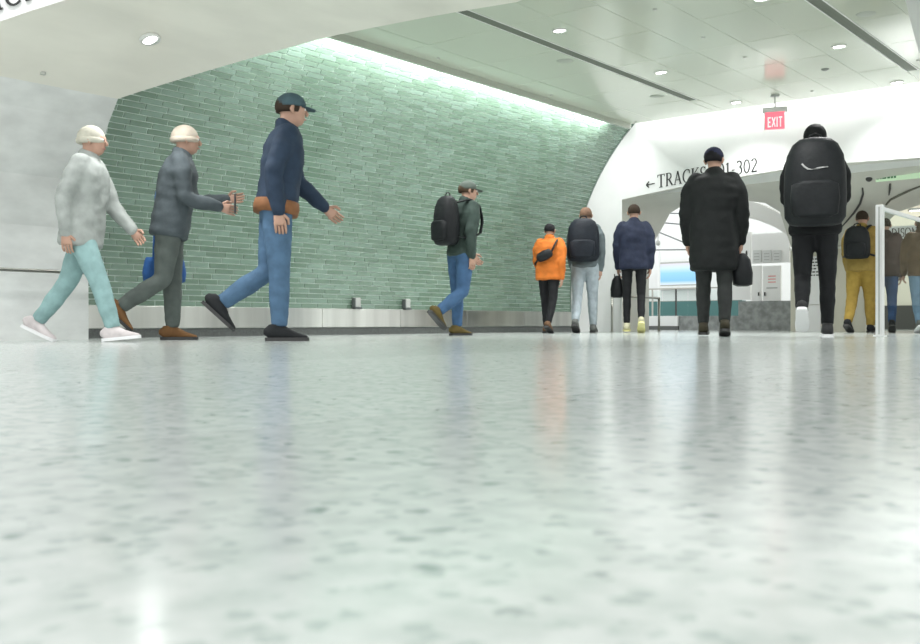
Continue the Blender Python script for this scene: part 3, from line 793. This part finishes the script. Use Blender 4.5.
# right passage behind the glass
struct(boxo('wall_passage', M_cream, None, -6.1, 2.0, 19.5, 19.7, 0.45, 4))
struct(boxo('wall_passage_base', mat('dark_base', (.06, .06, .055), .5), None, -6.1, 2.0, 19.45, 19.7, 0, .45))
struct(boxo('ceiling_passage', M_vault, None, -6.1, 1.0, YB + .1, 19.7, 3.1, 3.2))
m0, m1 = atY(880, 240, 16.8), atY(935, 224, 16.8)
t = thing('wayfinding_lettering', 'white overhead beam lettered in black serif behind the people at right', 'sign', (m0.x, 16.8, m0.z))
boxo('beam', M_farwhite, t, 0, m1.x - m0.x, 0, .2, -.02, m1.z - m0.z)
uD = sum(GL[c][0] + .06 for c in 'MA'); uE = uD + sum(GL[c][0] + .06 for c in 'DISO')
xD, xE = atY(891.5, 234, 16.8).x - m0.x, atY(911.5, 234, 16.8).x - m0.x
kx = (xE - xD) / (uE - uD)
def pl_m(u, v, w_): return Vector((xD + (u - uD) * kx, -.002 - w_, .03 + v * .145))
lettering('MADISON', pl_m, M_black, t, .006)

# ------------------------------------------------------------------ people
def remesh(bm, voxel, sm=4, wr=0.0, seed=0):
    me = bpy.data.meshes.new('tmp'); bmesh.ops.recalc_face_normals(bm, faces=bm.faces); bm.to_mesh(me); bm.free()
    o = bpy.data.objects.new('tmp', me); COL.objects.link(o)
    r = o.modifiers.new('r', 'REMESH'); r.mode = 'VOXEL'; r.voxel_size = voxel
    s = o.modifiers.new('s', 'SMOOTH'); s.factor = 0.5; s.iterations = sm
    dg = bpy.context.evaluated_depsgraph_get(); out = bpy.data.meshes.new_from_object(o.evaluated_get(dg))
    bpy.data.objects.remove(o); bpy.data.meshes.remove(me)
    if wr:
        out.calc_loop_triangles()
        nrm_ = [v.normal.copy() for v in out.vertices]
        for v, n in zip(out.vertices, nrm_):
            q = v.co * 9 + Vector((seed * 3.1, seed * 1.7, 0)); q.z *= 1.7
            v.co += n * wr * noise.noise(q)
    for p in out.polygons: p.use_smooth = True
    return out
def cloth(name, col, rough=0.8): return mat(name, col, rough, spec=0.25, noise_amt=0.22, noise_scale=14, bump=0.35, bump_scale=26)
SKIN = mat('skin', (0.50, 0.30, 0.22), 0.5, noise_amt=.08)
SKIN2 = mat('skin_dark', (0.22, 0.12, 0.08), 0.5, noise_amt=.08)
EYEW = mat('eye_white', (.8, .8, .78), .3); EYED = mat('eye_dark', (.03, .02, .02), .2); LIP = mat('lips', (.40, .16, .14), .5)
LACE = mat('lace', (.30, .30, .29), .8)
PEOPLE = {}
def person(key, label, x_px, d, H, face, legs, lean=0.05, arms=((.25, .3), (-.25, .3)), top=None, top_len=0.02, fat=1.0, legfat=1.0,
           bottom=None, shoe=None, sole=None, hair=None, cap=None, hood=None, head_turn=0.0, head_pitch=0.0, skin=None, abd=0.08, collar=True, longhair=False, brim=True, band=None):
    skin = skin or SKIN
    base = floor_at(x_px, d)
    root = thing('person', label, 'person', base, face, 'people walking through the concourse')
    V = Vector
    def rot(a): return lambda v: V((v.x, v.y * math.cos(a) + v.z * math.sin(a), -v.y * math.sin(a) + v.z * math.cos(a)))
    hips = {}; feet = {}
    for sd, (a, k, pit) in zip((-1, 1), legs):
        hp = V((sd * .052 * H, 0, 0)); dth = V((sd * .01, math.sin(a), -math.cos(a))); kn = hp + dth * .245 * H
        b = a - k; an = kn + V((0, math.sin(b), -math.cos(b))) * .228 * H
        hips[sd] = (hp, kn, an); feet[sd] = (an, pit)
    low = 1e9
    for sd in (-1, 1):
        an, pit = feet[sd]; R_ = Matrix.Rotation(pit, 3, 'X')
        for q in (V((0, -.05 * H, -.047 * H)), V((0, .105 * H, -.047 * H))): low = min(low, (an + R_ @ q).z)
    off = V((0, 0, -low))
    for sd in (-1, 1):
        hips[sd] = tuple(p + off for p in hips[sd]); feet[sd] = (feet[sd][0] + off, feet[sd][1])
    pel = off.copy()
    up = V((0, math.sin(lean), math.cos(lean))); fw = V((0, math.cos(lean), -math.sin(lean)))
    def sp(h, f=0.0): return pel + up * (h * H) + fw * (f * H)
    # ---- arms
    A = {}
    for sd, (s, e) in zip((-1, 1), arms):
        sh = sp(.292) + V((sd * .108 * H * (0.5 + .5 * fat), 0, 0)); aa = s + lean
        el = sh + V((sd * abd, math.sin(s), -math.cos(s))).normalized() * .172 * H
        wr = el + V((-sd * .03 - sd * .10 * max(0, e - .6), math.sin(s + e), -math.cos(s + e))).normalized() * .148 * H
        A[sd] = (sh, el, wr, (wr - el).normalized())
    # ---- body (one continuous mesh)
    bm = bmesh.new()
    loft(bm, [(sp(-.03), .05 * H, .045 * H), (sp(0), .088 * H, .062 * H), (sp(.06), .082 * H, .06 * H), (sp(.12), .074 * H, .056 * H), (sp(.2), .088 * H, .062 * H), (sp(.26), .098 * H, .06 * H), (sp(.30), .09 * H, .05 * H), (sp(.325), .05 * H, .04 * H)], 18)
    hc = sp(.405, .012)                                   # head centre
    nt_ = sp(.33)
    loft(bm, [(sp(.30), .04 * H, .038 * H), (sp(.33), .033 * H, .034 * H), (sp(.37), .032 * H, .034 * H), (sp(.40), .03 * H, .03 * H)], 14)
    Rh = Matrix.Rotation(-head_turn, 3, 'Z') @ Matrix.Rotation(-head_pitch, 3, 'X')
    def hd(x, y, z): return hc + Rh @ V((x * H, y * H, z * H))
    def hell(c, rx, ry, rz):
        b2 = bmesh.new(); ellipsoid(b2, (0, 0, 0), rx * H, ry * H, rz * H)
        for v in b2.verts: v.co = hd(*c) + Rh @ v.co
        tmp = bpy.data.meshes.new('t'); b2.to_mesh(tmp); b2.free(); bm.from_mesh(tmp); bpy.data.meshes.remove(tmp)
    hell((0, -.006, .016), .044, .054, .048); hell((0, .012, -.018), .036, .040, .045); hell((0, .022, -.04), .024, .025, .022); hell((0, .022, .008), .037, .036, .03)
    for sd in (-1, 1):
        hp, kn, an = hips[sd]
        capsule(bm, [hp, hp.lerp(kn, .5), kn, kn.lerp(an, .35), an], [q * H * .86 * min(1, legfat) for q in (.056, .048, .034, .034, .023)])
        ft, pit = feet[sd]; R_ = Matrix.Rotation(pit, 3, 'X')
        capsule(bm, [ft + R_ @ V((0, -.025 * H, -.022 * H)), ft + R_ @ V((0, .05 * H, -.03 * H)), ft + R_ @ V((0, .09 * H, -.036 * H))], [.017 * H, .013 * H, .008 * H])
        sh, el, wr, dr = A[sd]
        capsule(bm, [sh - V((sd * .02 * H, 0, 0)), sh.lerp(el, .4), el, el.lerp(wr, .3), wr], [.034 * H, .028 * H, .023 * H, .024 * H, .016 * H])
        loft(bm, [(wr, .014 * H, .018 * H), (wr + dr * .02 * H, .013 * H, .024 * H), (wr + dr * .05 * H, .012 * H, .026 * H), (wr + dr * .056 * H, .008 * H, .022 * H)], 10)
    bme = remesh(bm, 0.0085 * H, 3)
    bm = bmesh.new(); bm.from_mesh(bme); bpy.data.meshes.remove(bme)
    # fingers, nose, ears: crisp pieces rooted in the same mesh
    for sd in (-1, 1):
        sh, el, wr, dr = A[sd]; fx = V((1, 0, 0)); ax = dr.cross(fx).normalized(); inw = V((-sd, 0, 0))
        for k, ln in enumerate((.040, .045, .042, .033)):
            r0 = wr + dr * .05 * H + ax * ((k - 1.5) * .0125 * H)
            p1 = r0 + (dr + inw * .25).normalized() * ln * .45 * H; p2 = p1 + (dr + inw * .8).normalized() * ln * .35 * H; p3 = p2 + (dr * .6 + inw).normalized() * ln * .25 * H
            capsule(bm, [r0 - dr * .01 * H, p1, p2, p3], [.0056 * H, .0054 * H, .005 * H, .004 * H], 8)
        b0 = wr + dr * .018 * H - ax * (.019 * H) if True else wr
        q1 = b0 + (dr * .7 - ax * .7 + inw * .4).normalized() * .022 * H; q2 = q1 + (dr + inw * .5).normalized() * .02 * H
        capsule(bm, [b0, q1, q2], [.0075 * H, .0065 * H, .005 * H], 8)
    def hcap(pts, rad, n=8): capsule(bm, [hd(*p) for p in pts], [r * H for r in rad], n)
    hcap([(0, .050, .006), (0, .060, -.012), (0, .058, -.016)], [.004, .0075, .006])
    for sd in (-1, 1): hcap([(sd * .043, -.002, .010), (sd * .047, -.006, .0), (sd * .043, -.002, -.014)], [.008, .009, .006])
    bo = smooth(link('body', bm, skin, root))
    for sd in (-1, 1):
        bm = bmesh.new(); ellipsoid(bm, hd(sd * .017, .0475, .004), .0075 * H, .006 * H, .0055 * H, 10, 6); e = smooth(link('eye', bm, EYEW, root))
        bm = bmesh.new(); ellipsoid(bm, hd(sd * .017, .0525, .004), .0038 * H, .0025 * H, .004 * H, 8, 6); smooth(link('iris', bm, EYED, e))
    bm = bmesh.new(); capsule(bm, [hd(-.013, .0475, -.033), hd(0, .0515, -.033), hd(.013, .0475, -.033)], [.002 * H, .0038 * H, .002 * H], 8); smooth(link('lips', bm, LIP, root))
    # ---- trousers
    bm = bmesh.new()
    loft(bm, [(sp(-.045), .06 * H, .055 * H), (sp(-.01), .096 * H, .07 * H), (sp(.03), .095 * H, .07 * H), (sp(.09), .085 * H, .065 * H)], 16)
    for sd in (-1, 1):
        hp, kn, an = hips[sd]; lf = legfat
        loft(bm, [(hp + V((0, 0, .03 * H)), .05 * H, .055 * H), (hp, .058 * H * lf, .064 * H * lf), (hp.lerp(kn, .5), .05 * H * lf, .054 * H * lf), (kn, .040 * H * lf, .043 * H * lf), (kn.lerp(an, .4), .038 * H * lf, .042 * H * lf), (kn.lerp(an, .96), .030 * H * lf, .033 * H * lf)], 14)
    smooth(link('trousers', remesh(bm, .009 * H, 3, .006, hash(key) % 17), bottom, root))
    # ---- shoes
    for sd in (-1, 1):
        ft, pit = feet[sd]; R_ = Matrix.Rotation(pit, 3, 'X') ; X = V((1, 0, 0))
        def fp(y, z): return ft + R_ @ V((0, y * H, z * H))
        bm = bmesh.new()
        secs = [(-.054, -.026, .012, .012), (-.05, -.020, .022, .024), (-.03, -.012, .026, .032), (0, -.010, .027, .034), (.025, -.018, .0275, .026), (.055, -.026, .029, .018), (.085, -.031, .028, .0125), (.105, -.034, .021, .0095), (.113, -.036, .009, .006)]
        loft(bm, [(fp(y, z), wx * H, hz_ * H) for y, z, wx, hz_ in secs], 16)
        loft(bm, [(fp(-.012, -.02), .025 * H, .030 * H), (fp(-.014, .02), .024 * H, .029 * H)], 14)
        so = smooth(link('shoe', remesh(bm, .0065 * H, 2), shoe, root))
        bm = bmesh.new(); lo, hi = [], []
        outl = [(-.056, .012), (-.05, .022), (-.02, .027), (.02, .027), (.06, .031), (.09, .029), (.108, .02), (.116, .006)]
        ring = [(wx, y) for y, wx in outl] + [(-wx, y) for y, wx in outl[::-1]]
        for wx, y in ring:
            lo.append(bm.verts.new(ft + R_ @ V((wx * H, y * H, -.047 * H)))); hi.append(bm.verts.new(ft + R_ @ V((wx * H, y * H, -.033 * H))))
        bm.faces.new(lo[::-1]); bm.faces.new(hi)
        for i in range(len(lo)): j = (i + 1) % len(lo); bm.faces.new((lo[i], lo[j], hi[j], hi[i]))
        link('sole', bm, sole or M_dark, so)
        bm = bmesh.new()
        for y, z, ww in ((.022, .0085, .013), (.034, .003, .0135), (.046, -.0035, .014)):
            loft(bm, [(ft + R_ @ V((q * ww * H, y * H, (z - .004 * abs(q)) * H)), .0016 * H, .0016 * H) for q in (-1, -.5, 0, .5, 1)], 6, side=V((0, 1, 0)))
        link('laces', bm, LACE, so)
    # ---- jacket
    bm = bmesh.new(); f = fat
    loft(bm, [(sp(-top_len - .012), .097 * H * f, .072 * H * f), (sp(-top_len), .105 * H * f, .08 * H * f), (sp(.04), .103 * H * f, .079 * H * f), (sp(.11), .098 * H * f, .076 * H * f), (sp(.19), .108 * H * f, .080 * H * f), (sp(.25), .114 * H * f, .078 * H * f), (sp(.295), .104 * H * f, .062 * H * f), (sp(.325), .066 * H, .05 * H), (sp(.335), .05 * H, .045 * H)], 22, power=2.3)
    if collar: loft(bm, [(sp(.315), .052 * H, .05 * H), (sp(.345), .048 * H, .05 * H), (sp(.358, .004), .043 * H, .046 * H)], 16)
    for sd in (-1, 1):
        sh, el, wr, dr = A[sd]
        g = .6 + .4 * f
        capsule(bm, [sh - V((sd * .03 * H, 0, -.004 * H)), sh.lerp(el, .35), el, el.lerp(wr, .4), wr - dr * .0 * H], [.044 * H * g, .041 * H * g, .037 * H * g, .034 * H * g, .026 * H * g], 14)
    if hood == 'down': loft(bm, [(sp(.30, -.03), .06 * H, .03 * H), (sp(.33, -.045), .06 * H, .035 * H), (sp(.35, -.035), .045 * H, .02 * H)], 14)
    jk = smooth(link('jacket', remesh(bm, .009 * H, 4, .010, hash(key + 'j') % 23), top, root))
    if band:
        bm = bmesh.new(); loft(bm, [(sp(-top_len - .016), .108 * H * f, .083 * H * f), (sp(-top_len + .01), .112 * H * f, .087 * H * f), (sp(-top_len + .035), .108 * H * f, .083 * H * f)], 24, power=2.3)
        smooth(link('hem_band', bm, band, jk))
    # ---- headgear
    def shell(sx, sy, sz, cz, zcut, nm, m_, cy=-.006, n=20):
        bm = bmesh.new(); secs = []
        for i in range(9):
            a = zcut + (math.pi / 2 - zcut) * i / 8
            secs.append((V((0, 0, sz * H * math.sin(a))), max(.002, sx * H * math.cos(a)), max(.002, sy * H * math.cos(a))))
        loft(bm, secs, n)
        for v in bm.verts: v.co = hd(0, cy, cz) + Rh @ v.co
        return smooth(link(nm, bm, m_, root))
    if hood == 'up':
        bm = bmesh.new()
        for c, r in (((0, -.010, .014), (.054, .062, .060)), ((0, -.006, -.03), (.056, .058, .05))):
            b2 = bmesh.new(); ellipsoid(b2, (0, 0, 0), r[0] * H, r[1] * H, r[2] * H)
            for v in b2.verts: v.co = hd(*c) + Rh @ v.co
            tmp = bpy.data.meshes.new('t'); b2.to_mesh(tmp); b2.free(); bm.from_mesh(tmp); bpy.data.meshes.remove(tmp)
        smooth(link('hood', remesh(bm, .008 * H, 4), top, root))
    if hair:
        hr = shell(.0485, .058, .053, .014, -.45 if not longhair else -1.0, 'hair', hair, cy=-.012)
        if longhair:
            bm = bmesh.new(); loft(bm, [(hd(0, -.03, .02), .045 * H, .03 * H), (hd(0, -.045, -.03), .046 * H, .024 * H), (hd(0, -.05, -.08), .044 * H, .018 * H), (hd(0, -.052, -.12), .03 * H, .01 * H)], 14); smooth(link('hair_length', bm, hair, hr))
    if cap:
        cp_ = shell(.051, .061, .052, .020, -.12, 'cap', cap) if brim else shell(.052, .062, .058, .016, -.38, 'cap', cap, cy=-.012)
        if not brim:
            bm = bmesh.new(); loft(bm, [(hd(0, -.012, z), sx * H, sy * H) for z, sx, sy in ((-.010, .049, .058), (-.006, .055, .065), (.010, .0565, .0665), (.014, .052, .062))], 22); smooth(link('cuff', bm, cap, cp_))
        if brim:
            bm = bmesh.new(); loft(bm, [(hd(0, .035, .012), .042 * H, .004 * H), (hd(0, .06, .010), .040 * H, .004 * H), (hd(0, .085, .005), .030 * H, .0035 * H), (hd(0, .092, .003), .015 * H, .003 * H)], 12); smooth(link('brim', bm, cap, cp_))
    root['height'] = H
    PEOPLE[key] = (root, base, face, H, sp, A, fat)
    return root
def p_mtx(key):
    root, base, face, *_ = PEOPLE[key]
    return Matrix.Translation(base) @ Matrix.Rotation(face, 4, 'Z')
def backpack(key, label, col, sw=.105, sh_=.15, dp=.055, up0=.20, pw_=2.9):
    root, base, face, H, sp, A, fat = PEOPLE[key]; mtx = p_mtx(key)
    c = sp(up0, -.079 * fat - dp * .92)
    t = thing('backpack', label, 'backpack', mtx @ c, face, 'bags carried by the walkers')
    bm = bmesh.new(); secs = []
    for z, k, dk in ((-1, .55, .5), (-.96, .82, .8), (-.8, .97, 1.0), (-.3, 1.0, 1.05), (.2, .98, 1.0), (.6, .9, .85), (.85, .72, .62), (.97, .5, .4), (1, .28, .22)):
        secs.append((Vector((0, 0, z * sh_ * H)), sw * k * H, dp * dk * H))
    loft(bm, secs, 20, power=pw_); smooth(link('main_body', bm, col, t))
    bm = bmesh.new(); loft(bm, [(Vector((0, -dp * .85 * H, z * sh_ * H)), sw * k * H, dp * .38 * H) for z, k in ((-.82, .5), (-.76, .72), (-.4, .78), (-.1, .74), (-.02, .5))], 16, power=3); smooth(link('front_pocket', bm, col, t))
    bm = bmesh.new(); loft(bm, [(Vector((a * .03 * H, .01 * H, (sh_ * .95 + b * .028) * H)), .005 * H, .005 * H) for a, b in ((-1, 0), (-.7, .8), (0, 1.1), (.7, .8), (1, 0))], 8); link('grab_loop', bm, col, t)
    for sd in (-1, 1):
        bm = bmesh.new(); o = -c
        f = fat
        pts = [Vector((sd * .05 * H, dp * .6 * H, sh_ * .72 * H)), sp(.325 + .02 * f, -.02) + o + Vector((sd * .065 * H, 0, 0)), sp(.315, .055 * f) + o + Vector((sd * .07 * H, 0, 0)), sp(.22, .088 * f) + o + Vector((sd * .078 * H, 0, 0)), sp(.13, .06 * f) + o + Vector((sd * .10 * H * f, 0, 0)), sp(.09, -.03) + o + Vector((sd * .112 * H * f, 0, 0)), Vector((sd * .08 * H, dp * .4 * H, -sh_ * .7 * H))]
        loft(bm, [(p, .015 * H, .006 * H) for p in resample(pts, 16)], 8); smooth(link('strap', bm, col, t))
    return t
def handbag(key, label, col, side, wx=.09, hz=.11, th=.035, drop=.05, cat='bag', name='shoulder_bag', strap=True, at=None):
    root, base, face, H, sp, A, fat = PEOPLE[key]; mtx = p_mtx(key)
    c = at if at else A[side][2] + A[side][3] * .06 * H + Vector((side * .01 * H, 0, -(drop + hz) * H))
    t = thing(name, label, cat, mtx @ c, face, 'bags carried by the walkers')
    bm = bmesh.new(); loft(bm, [(Vector((0, 0, z * hz * H)), th * k * H, wx * k2 * H) for z, k, k2 in ((-1, .6, .8), (-.9, 1, .95), (-.2, 1.05, 1), (.6, .8, .92), (.95, .4, .85), (1, .2, .8))], 18, power=3.2); smooth(link('main_body', bm, col, t))
    if strap:
        for q in (-1, 1):
            bm = bmesh.new(); loft(bm, [(Vector((q * th * .4 * H, y * wx * .5 * H, (hz * .9 + zz * (drop + .012)) * H)), .004 * H, .004 * H) for y, zz in ((-1, 0), (-.8, .7), (-.3, 1), (.3, 1), (.8, .7), (1, 0))], 8); link('handle', bm, col, t)
    return t

R0 = -math.pi / 2 + TH                    # facing screen-right
def away(x): return TH - math.atan((x - CXP) / FPX)   # facing straight away from the camera
W_R = ((.42, .12, .12), (-.38, .28, -.42))  # walking, left leg forward: (hip, knee, foot pitch)
W_L = ((-.36, .30, -.44), (.40, .10, .10))
M_Rs = ((.04, .04, .0), (-.12, .85, -.75)); M_Ls = ((-.12, .85, -.75), (.04, .04, .0))   # mid-stance
S_L = ((.20, .06, .05), (-.22, .32, -.35)); S_R = ((-.22, .32, -.35), (.20, .06, .05))

person('ghost', 'person in pale grey coat and light teal trousers stepping past the marble pier', 82, 6.95, 1.58, R0, W_L, .10, ((.35, .35), (-.35, .4)),
       top=cloth('pale_grey_coat', (.40, .43, .41)), top_len=.06, fat=1.14, bottom=cloth('teal_trousers', (.30, .47, .47)), shoe=cloth('pink_white_shoe', (.72, .66, .66)), sole=mat('white_sole', (.85, .85, .86), .5),
       cap=cloth('cream_hat', (.66, .64, .54)), hair=None, brim=False)
person('beige', 'person in charcoal jacket and pale beige knit hat holding a phone, brown shoes', 170, 7.55, 1.68, R0 + .25, M_Rs, .16, ((.35, 1.35), (.15, 1.2)),
       top=cloth('charcoal_jacket', (.085, .105, .115)), top_len=.04, fat=1.12, bottom=cloth('dark_grey_trousers', (.11, .13, .12)), shoe=cloth('brown_shoe', (.20, .10, .04)), sole=M_dark,
       cap=cloth('beige_hat', (.60, .53, .44)), brim=False)
person('navy', 'tall person in navy jacket with brown hem band, blue jeans and black shoes', 276, 7.3, 1.87, R0 + .25, M_Ls, .13, ((.35, .5), (-.35, .5)),
       top=cloth('navy_jacket', (.030, .050, .085)), top_len=.0, fat=1.06, hair=cloth('dark_brown_hair', (.045, .03, .02)), bottom=cloth('blue_jeans', (.085, .16, .26)), shoe=cloth('black_shoe', (.02, .022, .024)), sole=M_dark,
       cap=cloth('slate_cap', (.07, .12, .14)), band=cloth('brown_hem', (.26, .12, .055)))
person('capman', 'person in dark green jacket and olive cap with a black backpack, blue jeans', 461, 10.1, 1.62, -.25, M_Rs, .12, ((.3, .4), (-.3, .4)),
       top=cloth('dark_green_jacket', (.05, .075, .065)), top_len=.01, bottom=cloth('mid_blue_jeans', (.06, .13, .25)), shoe=cloth('olive_boot', (.13, .095, .03)), sole=M_dark,
       cap=cloth('olive_cap', (.13, .16, .14)), hair=cloth('brown_hair', (.08, .05, .03)), head_turn=.4)
person('orange', 'short person in bright orange jacket and black trousers', 549, 12.3, 1.40, .25, S_L, .04, ((.25, .5), (-.3, .4)),
       top=cloth('orange_jacket', (.66, .185, .032)), top_len=.03, fat=1.2, bottom=cloth('black_trousers', (.015, .016, .018)), shoe=cloth('brown_boot', (.16, .09, .05)), sole=M_dark, hair=cloth('black_hair', (.012, .012, .014)), legfat=.9)
person('pack', 'person in grey jacket and pale grey jeans under a large dark backpack', 585, 12.6, 1.66, .45, S_R, .14, ((.2, .4), (-.2, .4)),
       top=cloth('slate_grey_jacket', (.14, .17, .18)), top_len=.01, bottom=cloth('pale_grey_jeans', (.40, .46, .50)), shoe=cloth('grey_shoe', (.16, .17, .16)), sole=M_dark, hair=cloth('auburn_hair', (.20, .12, .08)))
person('navypuff', 'person in navy puffer jacket and black leggings near the far guard rail', 634, 12.6, 1.66, away(634), ((.05, .10, .02), (-.05, .5, -.5)), .05, ((.1, .25), (-.15, .3)),
       top=cloth('navy_puffer', (.025, .032, .060)), top_len=.03, fat=1.10, bottom=cloth('black_leggings', (.014, .015, .017)), shoe=cloth('white_yellow_shoe', (.62, .60, .42)), sole=mat('yellow_sole', (.70, .66, .30), .5), hair=cloth('dark_brown_hair', (.045, .03, .02)), legfat=.82)
person('black', 'large person in long black coat and navy cap walking away under the lettering', 714, 9.55, 1.85, away(714), ((.13, .06, .02), (-.10, .22, -.18)), .02, ((.06, .30), (-.06, .30)),
       top=cloth('black_coat', (.012, .014, .014)), top_len=.17, fat=1.22, bottom=cloth('black_grey_trousers', (.03, .033, .032)), shoe=cloth('dark_boot', (.045, .04, .025)), sole=M_dark, cap=cloth('navy_cap', (.018, .022, .055)), hair=cloth('black_hair', (.012, .012, .014)), abd=.13, brim=True, head_turn=.25)
person('hooded', 'tall person in black hooded puffer walking away under a huge backpack', 815, 9.1, 1.99, away(816), ((-.12, .75, -.65), (.05, .05, .02)), .02, ((.35, 1.3), (.35, 1.3)),
       top=cloth('black_puffer', (.010, .011, .012)), top_len=.035, fat=1.12, bottom=cloth('black_trousers', (.015, .016, .018)), shoe=cloth('black_white_shoe', (.05, .05, .052)), sole=MATS['white_sole'], hood='up', legfat=.95, abd=.04)
person('mustard', 'person in mustard jacket and trousers with a black backpack by the glass railing', 861, 12.9, 1.64, away(861) - .25, S_R, .08, ((.15, .3), (-.15, .3)),
       top=cloth('mustard_jacket', (.36, .25, .07)), top_len=.02, fat=1.12, bottom=cloth('mustard_trousers', (.40, .27, .06)), shoe=cloth('black_shoe', (.02, .022, .024)), sole=M_dark, hair=cloth('dark_brown_hair', (.045, .03, .02)), legfat=1.1)
person('brown', 'person in dark brown jacket and deep blue jeans seen through the glass panel', 885, 13.1, 1.56, away(885), S_L, .06, ((.15, .3), (-.15, .3)),
       top=cloth('dark_brown_jacket', (.055, .038, .032)), top_len=.03, fat=1.15, bottom=cloth('deep_blue_jeans', (.035, .075, .17)), shoe=cloth('black_shoe', (.02, .022, .024)), sole=M_dark, hair=cloth('dark_brown_hair', (.045, .03, .02)))
person('edge', 'long-haired person in brown coat and light blue jeans at the right edge', 922, 12.5, 1.52, away(918) + .2, S_R, .04, ((.15, .3), (-.15, .3)),
       top=cloth('brown_coat', (.13, .085, .05)), top_len=.03, fat=1.12, bottom=cloth('light_blue_jeans', (.17, .27, .38)), shoe=cloth('grey_shoe', (.16, .17, .16)), sole=MATS['white_sole'], hair=cloth('long_brown_hair', (.085, .05, .025)), longhair=True)

M_bagb = cloth('black_bag', (.014, .016, .018), .6); M_bagn = cloth('navy_black_bag', (.012, .016, .024), .6)
backpack('capman', 'black backpack on the person with the olive cap', M_bagb, .10, .155, .065, .19, 2.4)
backpack('pack', 'large dark rounded backpack beside the orange jacket', M_bagn, .125, .165, .075, .175, 2.15)
backpack('mustard', 'black backpack on the person in mustard clothes', M_bagb, .10, .13, .055, .19)
handbag('black', 'black shoulder bag hanging at the right side of the long black coat', M_bagb, 1, .09, .085, .05, .01)
handbag('navypuff', 'dark handbag carried beside the navy puffer jacket', M_bagb, -1, .09, .085, .05, .01)
handbag('beige', 'bright blue bag carried low by the person in the beige hat', cloth('blue_bag', (.03, .12, .36), .6), -1, .10, .06, .04, .40, at=Vector((-.21, -.05, .55)))
# sling bag across the orange back
root, base, face, H, sp, A, fat = PEOPLE['orange']; mtx = p_mtx('orange')
c = sp(.17, -.079 * fat - .03)
t = thing('sling_bag', 'small dark sling bag across the back of the orange jacket', 'bag', mtx @ c, face, 'bags carried by the walkers')
bm = bmesh.new(); loft(bm, [(Vector((x * .07 * H, 0, x * .03 * H)), .03 * k * H, .045 * k * H) for x, k in ((-1, .4), (-.8, .85), (0, 1.05), (.8, .85), (1, .4))], 14, side=Vector((0, 1, 0))); smooth(link('main_body', bm, M_bagb, t))
bm = bmesh.new(); pts = [Vector((.06 * H, .01 * H, .03 * H)), sp(.27, -.088 * fat) - c + Vector((.09 * H, 0, 0)), sp(.335, -.01) - c + Vector((.085 * H, 0, 0)), sp(.29, .07 * fat) - c + Vector((.07 * H, 0, 0)), sp(.12, .095 * fat) - c + Vector((-.04 * H, 0, 0)), sp(.10, 0) - c + Vector((-.12 * H * fat, 0, 0)), Vector((-.06 * H, .01 * H, -.03 * H))]
loft(bm, [(p, .010 * H, .005 * H) for p in resample(pts, 16)], 8); smooth(link('strap', bm, M_bagb, t))
# phone in the hand of the beige-hat person
root, base, face, H, sp, A, fat = PEOPLE['beige']; mtx = p_mtx('beige')
c = A[1][2] + A[1][3] * .075 * H
t = thing('phone', 'black phone held in front by the person in the beige hat', 'phone', mtx @ c, face)
boxo('case', M_dark, t, -.036, .036, -.006, .006, -.02, .13, .004); boxo('screen', mat('phone_screen', (.05, .06, .08), .1), t, -.032, .032, -.0075, -.006, -.014, .124)
# reflective stripe on the hooded person's backpack
bp_ = backpack('hooded', 'huge rounded black backpack with a grey curved stripe', M_bagb, .135, .20, .075, .18, 2.2)
H = PEOPLE['hooded'][3]
jm = [o for o in bp_.children if o.name.startswith('main_body')][0]
bv = BVHTree.FromPolygons([v.co.copy() for v in jm.data.vertices], [tuple(p.vertices) for p in jm.data.polygons])
bm = bmesh.new(); pts = []
for u, v in ((-.055, .075), (-.045, .062), (-.03, .050), (-.012, .046), (.01, .050), (.03, .054), (.055, .056)):
    h = bv.ray_cast(Vector((u * H, -1.5, v * H)), Vector((0, 1, 0)))
    pts.append((h[0] if h[0] else Vector((u * H, -.08 * H, v * H))) + Vector((0, -.004, 0)))
loft(bm, [(p, .009, .004) for p in pts], 8); smooth(link('reflective_stripe', bm, mat('stripe_grey', (.35, .35, .35), .5), jm))
